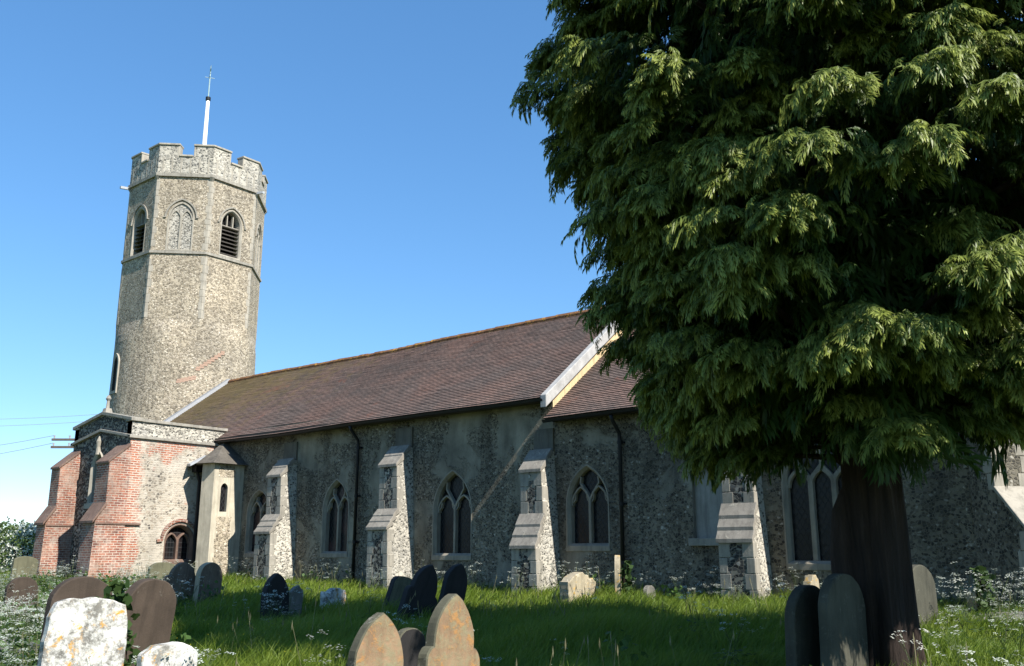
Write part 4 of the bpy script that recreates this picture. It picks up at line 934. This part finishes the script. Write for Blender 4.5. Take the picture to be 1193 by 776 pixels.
hp_ = []
for i in range(60):     # boundary hedge far away, one mass to the left
    q = at(-700 + i * 14, 640, 150); hp_.append(blob_leaves((q.x, q.y, 1.6), 6, 6, 2.3 + .6 * math.sin(i * 1.7), 260, .5, RNG)[0])
v, f = leaves(np.concatenate(hp_), .6, RNG); tag(raw_mesh('boundary_hedge', v, f, dark_m), 'distant dark hedge line on the horizon at left', 'hedge', kind='stuff')
def pole(label, px, d, h, arm):
    p = at(px, 640, d); g = GZ(p.x, p.y); root = tag(empty('utility_pole', (p.x, p.y, g)), label, 'utility pole')
    m = MB(); m.tube([(0, 0, -.3), (0, 0, h)], [.14, .10], 10); m.build('post', MAT['wood'], root)
    tips = []
    for z in arm:
        m = MB(); e = -RT * 1.5; m.strip(lambda u, v_, w: (RT.x * u + F0.x * w, RT.y * u + F0.y * w, v_), [(-1.3, z), (1.3, z)], .10, -.05, .05); a = m.build('cross_arm', MAT['wood'], root)
        for u in (-1.2, -.5, .5, 1.2): m = MB(); m.tube([(RT.x * u, RT.y * u, z + .05), (RT.x * u, RT.y * u, z + .19)], [.03, .05], 6); m.build('insulator', MAT['lead'], a)
        tips += [Vector((p.x + RT.x * u, p.y + RT.y * u, g + z + .19)) for u in (-1.2,)]
    return tips
t1 = pole('timber pole with two cross arms, mostly hidden behind the west brick buttress', 80, 46, 6.15, (5.68, 6.02))
t2 = pole('timber pole hidden behind the porch carrying the upper wires', 128, 62, 9.6, (8.9, 9.3))
def wire(label, a, px, py, d):
    b = at(px, py, d); m = MB(); m.tube([a.lerp(b, t) - Vector((0, 0, 1)) * (4 * t * (1 - t) * 1.0) for t in np.linspace(0, 1, 17)], .012, 5); o = m.build('power_wire', MAT['lead']); tag(o, label, 'wire')
wire('lower wire of the pair running left from the cross arms', t1[0], -420, 540, 70); wire('upper wire of the pair leaving the cross arms at left', t1[1], -420, 520, 70)
wire('lower thin wire high over the far hedge at left', t2[0], -420, 470, 95); wire('upper thin wire high over the far hedge at left', t2[1], -420, 460, 95)

# ------------------------------------------------------------------ grass and wild flowers
HA = math.atan2(F0.y, F0.x)
def in_view(n, d0, d1, half=34, power=0.0):
    u = RNG.uniform(0, 1, n); d = d0 * (d1 / d0) ** u if power == 0 else d0 + (d1 - d0) * u ** power
    a = HA + np.radians(RNG.uniform(-half, half, n)); x = CAM.x + d * np.cos(a); y = CAM.y + d * np.sin(a)
    bad = ((y > -.06) & (x < CX1 + .1) & (x > -37)) | ((x > PX0 - .1) & (x < PX1 + .1) & (y > PY - .1)) | ((x > PX1 - .1) & (x < TXE + .1) & (y > TYS)) | (np.hypot(x - TRX, y - TRY) < .55)
    return x[~bad], y[~bad], d[~bad]
def grass(n, d0, d1, name, mat, hmin, hmax, label):
    x, y, d = in_view(n, d0, d1); N = len(x); z = gz(x, y)
    clump = np.array([mnoise.noise((a * .55, b * .55, 0)) for a, b in zip(x, y)]); cl2 = np.array([mnoise.noise((a * 2.3, b * 2.3, 5)) for a, b in zip(x, y)])
    wall = np.exp(-np.clip(-y - .2, 0, 9) / .7) * (x > -28) * .5
    h = RNG.uniform(hmin, hmax, N) * (1 + .7 * clump + .35 * cl2 + wall); w = np.maximum(.0045, d * .00042) * RNG.uniform(.8, 1.5, N)
    a = RNG.uniform(0, 6.283, N); lean = RNG.uniform(.25, 1.05, N) * h; la = RNG.normal(.6, 1.2, N)
    sx, sy = np.cos(a) * w, np.sin(a) * w; lx, ly = np.cos(la) * lean, np.sin(la) * lean
    p = lambda f, k, zz: np.stack([x + sx * f + lx * k, y + sy * f + ly * k, z - .03 + zz], -1)
    V = np.stack([p(-1, 0, 0), p(1, 0, 0), p(.75, .3, h * .6), p(-.75, .3, h * .6), p(.1, 1, h), ], 1).reshape(-1, 3)
    b = np.arange(N)[:, None] * 5; F = np.concatenate([b + np.array([[0, 1, 2, 3]]), b + np.array([[3, 2, 4, 4]])]); 
    q = b + np.array([[0, 1, 2, 3]]); t = b + np.array([[3, 2, 4]])
    me = bpy.data.meshes.new(name); me.vertices.add(len(V)); me.vertices.foreach_set('co', V.astype(np.float32).ravel())
    li = np.concatenate([q.ravel(), t.ravel()]).astype(np.int32); me.loops.add(len(li)); me.loops.foreach_set('vertex_index', li)
    ls = np.concatenate([np.arange(N) * 4, N * 4 + np.arange(N) * 3]).astype(np.int32); me.polygons.add(len(ls)); me.polygons.foreach_set('loop_start', ls)
    me.materials.append(mat); me.update(calc_edges=True); o = bpy.data.objects.new(name, me); sc.collection.objects.link(o); tag(o, label, 'grass', kind='stuff')
grass_m = leafmat('grass blades', (0.13, 0.20, 0.018), (0.25, 0.30, 0.045), None, 0.5, 0.5, 0.3)
grass(430000, 6.0, 48, 'grass', grass_m, .09, .32, 'long green churchyard grass')
# cow parsley: thin forked stems, lacy white umbels, feathery leaves
stem_m = leafmat('cow parsley stems', (0.05, 0.075, 0.025), (0.07, 0.09, 0.03)); fern_m = leafmat('cow parsley leaves', (0.04, 0.075, 0.018), (0.07, 0.105, 0.028), None, 0.35)
umb_m = leafmat('cow parsley flowers', (0.62, 0.63, 0.55), (0.74, 0.74, 0.67), None, 0.4)
def parsley(seed, r):
    S_, U_, L_ = [], [], []; H_ = r.uniform(.6, 1.0)
    def st(a, b, w):
        a, b = np.array(a), np.array(b); s_ = np.array([w, w * .3, 0]); S_.append([a - s_, a + s_, b + s_ * .7, b - s_ * .7])
    top = np.array([r.normal(0, .08), r.normal(0, .08), H_ * .6]); st((0, 0, 0), top, .004)
    for k in range(r.integers(4, 8)):
        a = r.uniform(0, 6.28); e = top + np.array([math.cos(a) * .16, math.sin(a) * .16, r.uniform(.08, .4) * H_]) * r.uniform(.6, 1.2); st(top * r.uniform(.6, 1), e, .003)
        for j in range(12):
            b = r.uniform(0, 6.28); rr_ = .055 * math.sqrt(r.uniform(0, 1)); c = e + np.array([math.cos(b) * rr_, math.sin(b) * rr_, .02 - 5 * rr_ * rr_ + r.normal(0, .009)]); q = r.uniform(.007, .014); t = r.uniform(0, 1.57); ca, sa_ = math.cos(t) * q, math.sin(t) * q
            U_.append([c + (ca, sa_, .002), c + (-sa_, ca, -.003), c + (-ca, -sa_, .002), c + (sa_, -ca, .004)])
    for k in range(44):
        a = r.uniform(0, 6.28); R_ = r.uniform(.04, .28); c = np.array([math.cos(a) * R_, math.sin(a) * R_, r.uniform(.05, .42) * H_]); d = np.array([math.cos(a), math.sin(a), r.uniform(-.5, .3)]) * r.uniform(.05, .12); s_ = np.array([-math.sin(a), math.cos(a), r.uniform(-.3, .3)]) * r.uniform(.012, .03)
        L_.append([c, c + d * .5 + s_, c + d, c + d * .5 - s_])
    return [np.array(q).reshape(-1, 3) for q in (S_, U_, L_)]
PT = [parsley(i, np.random.default_rng(50 + i)) for i in range(7)]
def place_parsley(P, name, label, kind=None, scl=(.55, 1.05)):
    n = len(P); w = RNG.integers(0, 7, n); a = RNG.uniform(0, 6.28, n); S = RNG.uniform(*scl, n); X = np.stack([np.cos(a), np.sin(a), 0 * a], -1); Y = np.stack([-np.sin(a), np.cos(a), 0 * a], -1); Z = np.tile([RNG.normal(0, .08), RNG.normal(0, .08), 1.0], (n, 1)) + np.concatenate([RNG.normal(0, .12, (n, 2)), np.zeros((n, 1))], 1)
    root = tag(empty(name), label, 'wild flowers', kind=kind)
    for pi, (nm, mt) in enumerate((('stems', stem_m), ('flowers', umb_m), ('leaves', fern_m))):
        v = np.concatenate([scatter(PT[i][pi], P[w == i], X[w == i], Y[w == i], Z[w == i], S[w == i]) for i in range(7)]); o = raw_mesh(nm, v, np.arange(len(v)).reshape(-1, 4), mt, root)
        if kind: o['kind'] = kind
def cand(n, d0, d1, f):
    x, y, d = in_view(n, d0, d1, 33, 1.0); k = f(x, y, d) > RNG.uniform(0, 1, len(x)); return np.stack([x, y, gz(x, y) - .02], -1)[k]
PN = lambda x, y, sc_: np.array([mnoise.noise((a * sc_, b * sc_, 3.3)) for a, b in zip(x, y)])
def dens(x, y, d):
    az = np.degrees(HA - np.arctan2(y - CAM.y, x - CAM.x))   # degrees right of the heading
    wall = np.exp(-np.clip(-y - .3, 0, 20) / .55) * (x > -28.2) * .85
    left = np.clip((-18.5 - az) / 4, 0, 1) * 1.3 * (PN(x, y, .35) > -.2) + np.exp(-np.hypot(x + 30.5, y + 5.6) / 2.2) * .9
    right = np.clip((az - 22) / 4, 0, 1) * .5
    return np.clip(wall + left + right + .02 + .10 * (PN(x, y, .5) > .22), 0, 1) * np.clip((d / 17) ** 2, .12, 1)
place_parsley(cand(5200, 8.5, 36, dens), 'cow_parsley', 'drifts of white flowering cow parsley along the church wall and among the graves', 'stuff')
for px, d, lab in ((222, 9.6, 'tall cow parsley rising beside the low white stone'), (150, 8.6, 'cow parsley in front of the big dark round headstone'), (385, 8.2, 'leafy cow parsley left of the tan front headstones'), (858, 11.5, 'cow parsley clump flowering in the tree shade')):
    q = at(px, 760, d); P = np.array([[q.x + RNG.normal(0, .15), q.y + RNG.normal(0, .15), 0] for _ in range(3)]); P[:, 2] = gz(P[:, 0], P[:, 1]); place_parsley(P, 'cow_parsley_plant', lab, None, (.8, 1.05))
# ivy on three stones
ivy_m = leafmat('ivy leaves', (0.03, 0.06, 0.015), (0.06, 0.095, 0.025))
IV = np.array([[0, -.5, 0], [.55, -.55, .1], [1.0, 0, -.12], [.55, .55, .1], [0, .5, 0]])
def ivy(label, px, py, d, w, h, n, size):
    p = at(px, py, d); g = GZ(p.x, p.y); t = RNG.uniform(0, 1, n) ** 1.3; P = np.stack([p.x + .13 + RNG.normal(0, .06, n), p.y + RNG.normal(0, w * .35, n) * (1.1 - t), g + t * h], -1); v, f = leaves(P, size, RNG, IV, 0)
    root = tag(empty('ivy'), label, 'ivy'); raw_mesh('leaves', v, f, ivy_m, root); m = MB()
    for k in range(4): m.tube([(p.x + .1, p.y + (k - 1.5) * w * .2, g - .05), (p.x + .11, p.y + (k - 1.5) * w * .1, g + h * .8)], [.012, .004], 5)
    m.build('stem', bark, root)
ivy('ivy climbing the brown round headstone behind the white lichened one', 128, 690, 10.9, .9, 1.25, 420, .085)
ivy('ivy on the narrow leaning headstone under the chancel window', 724, 665, 20.3, .38, .85, 150, .08)
ivy('ivy round the small broken stone at the right', 1136, 690, 16.9, .7, .9, 320, .09)
# buttercups
x, y, d = in_view(900, 8, 26, 33, 1.0); k = (np.degrees(HA - np.arctan2(y - CAM.y, x - CAM.x)) < -12); x, y = x[k], y[k]
P = np.stack([x, y, gz(x, y) + RNG.uniform(.15, .32, len(x))], -1); v, f = leaves(P, .022, RNG, LQ, 2.0)
tag(raw_mesh('buttercups', v, f, leafmat('buttercup petals', (0.65, 0.45, 0.02), (0.75, 0.55, 0.03))), 'scattered yellow buttercups in the grass at left', 'wild flowers', kind='stuff')

x, y, d = in_view(2600, 8, 34, 33, 1.0); k = (PN(x, y, .45) > .08) & (RNG.uniform(0, 1, len(x)) < (d / 22) ** 2.2); x, y = x[k], y[k]; n = len(x); hh = RNG.uniform(.35, .7, n); a = RNG.uniform(0, 6.28, n); w = .003; b = RNG.normal(0, .12, (n, 2)); z = gz(x, y)
V = np.stack([np.stack([x - w * np.cos(a), y - w * np.sin(a), z], -1), np.stack([x + w * np.cos(a), y + w * np.sin(a), z], -1), np.stack([x + b[:, 0] + w * np.cos(a), y + b[:, 1] + w * np.sin(a), z + hh], -1), np.stack([x + b[:, 0] - w * np.cos(a), y + b[:, 1] - w * np.sin(a), z + hh], -1)], 1)
top = (V[:, 2] + V[:, 3]) / 2; hd = np.stack([top + [0, 0, -.07], top + [.007, .004, -.02], top + [0, 0, .05], top + [-.007, -.004, -.02]], 1); V = np.concatenate([V, hd]).reshape(-1, 3)
tag(raw_mesh('dry_stalks', V, np.arange(len(V)).reshape(-1, 4), leafmat('dry grass stalks', (0.16, 0.14, 0.07), (0.26, 0.23, 0.13))), 'thin pale seeding grass stalks through the churchyard', 'grass', kind='stuff')
# broad leaved weeds at the left and along the wall
def dw(x, y, d):
    az = np.degrees(HA - np.arctan2(y - CAM.y, x - CAM.x)); return np.clip(np.clip((-17.5 - az) / 5, 0, 1) * .9 + np.exp(-np.clip(-y - .3, 0, 20) / .4) * .5 * (PN(x, y, .8) > 0) + .05 * (PN(x, y, .6) > .25), 0, 1)
P0 = cand(1500, 9, 36, dw); P = np.repeat(P0, 26, 0) + np.stack([RNG.normal(0, .13, 26 * len(P0)), RNG.normal(0, .13, 26 * len(P0)), RNG.uniform(.03, .5, 26 * len(P0))], -1)
v, f = leaves(P, .075, RNG, IV, 1.2); tag(raw_mesh('nettles', v, f, leafmat('nettle leaves', (0.045, 0.095, 0.022), (0.085, 0.14, 0.035), None, 0.35)), 'dark green leafy nettles at the left and against the church wall', 'weeds', kind='stuff')
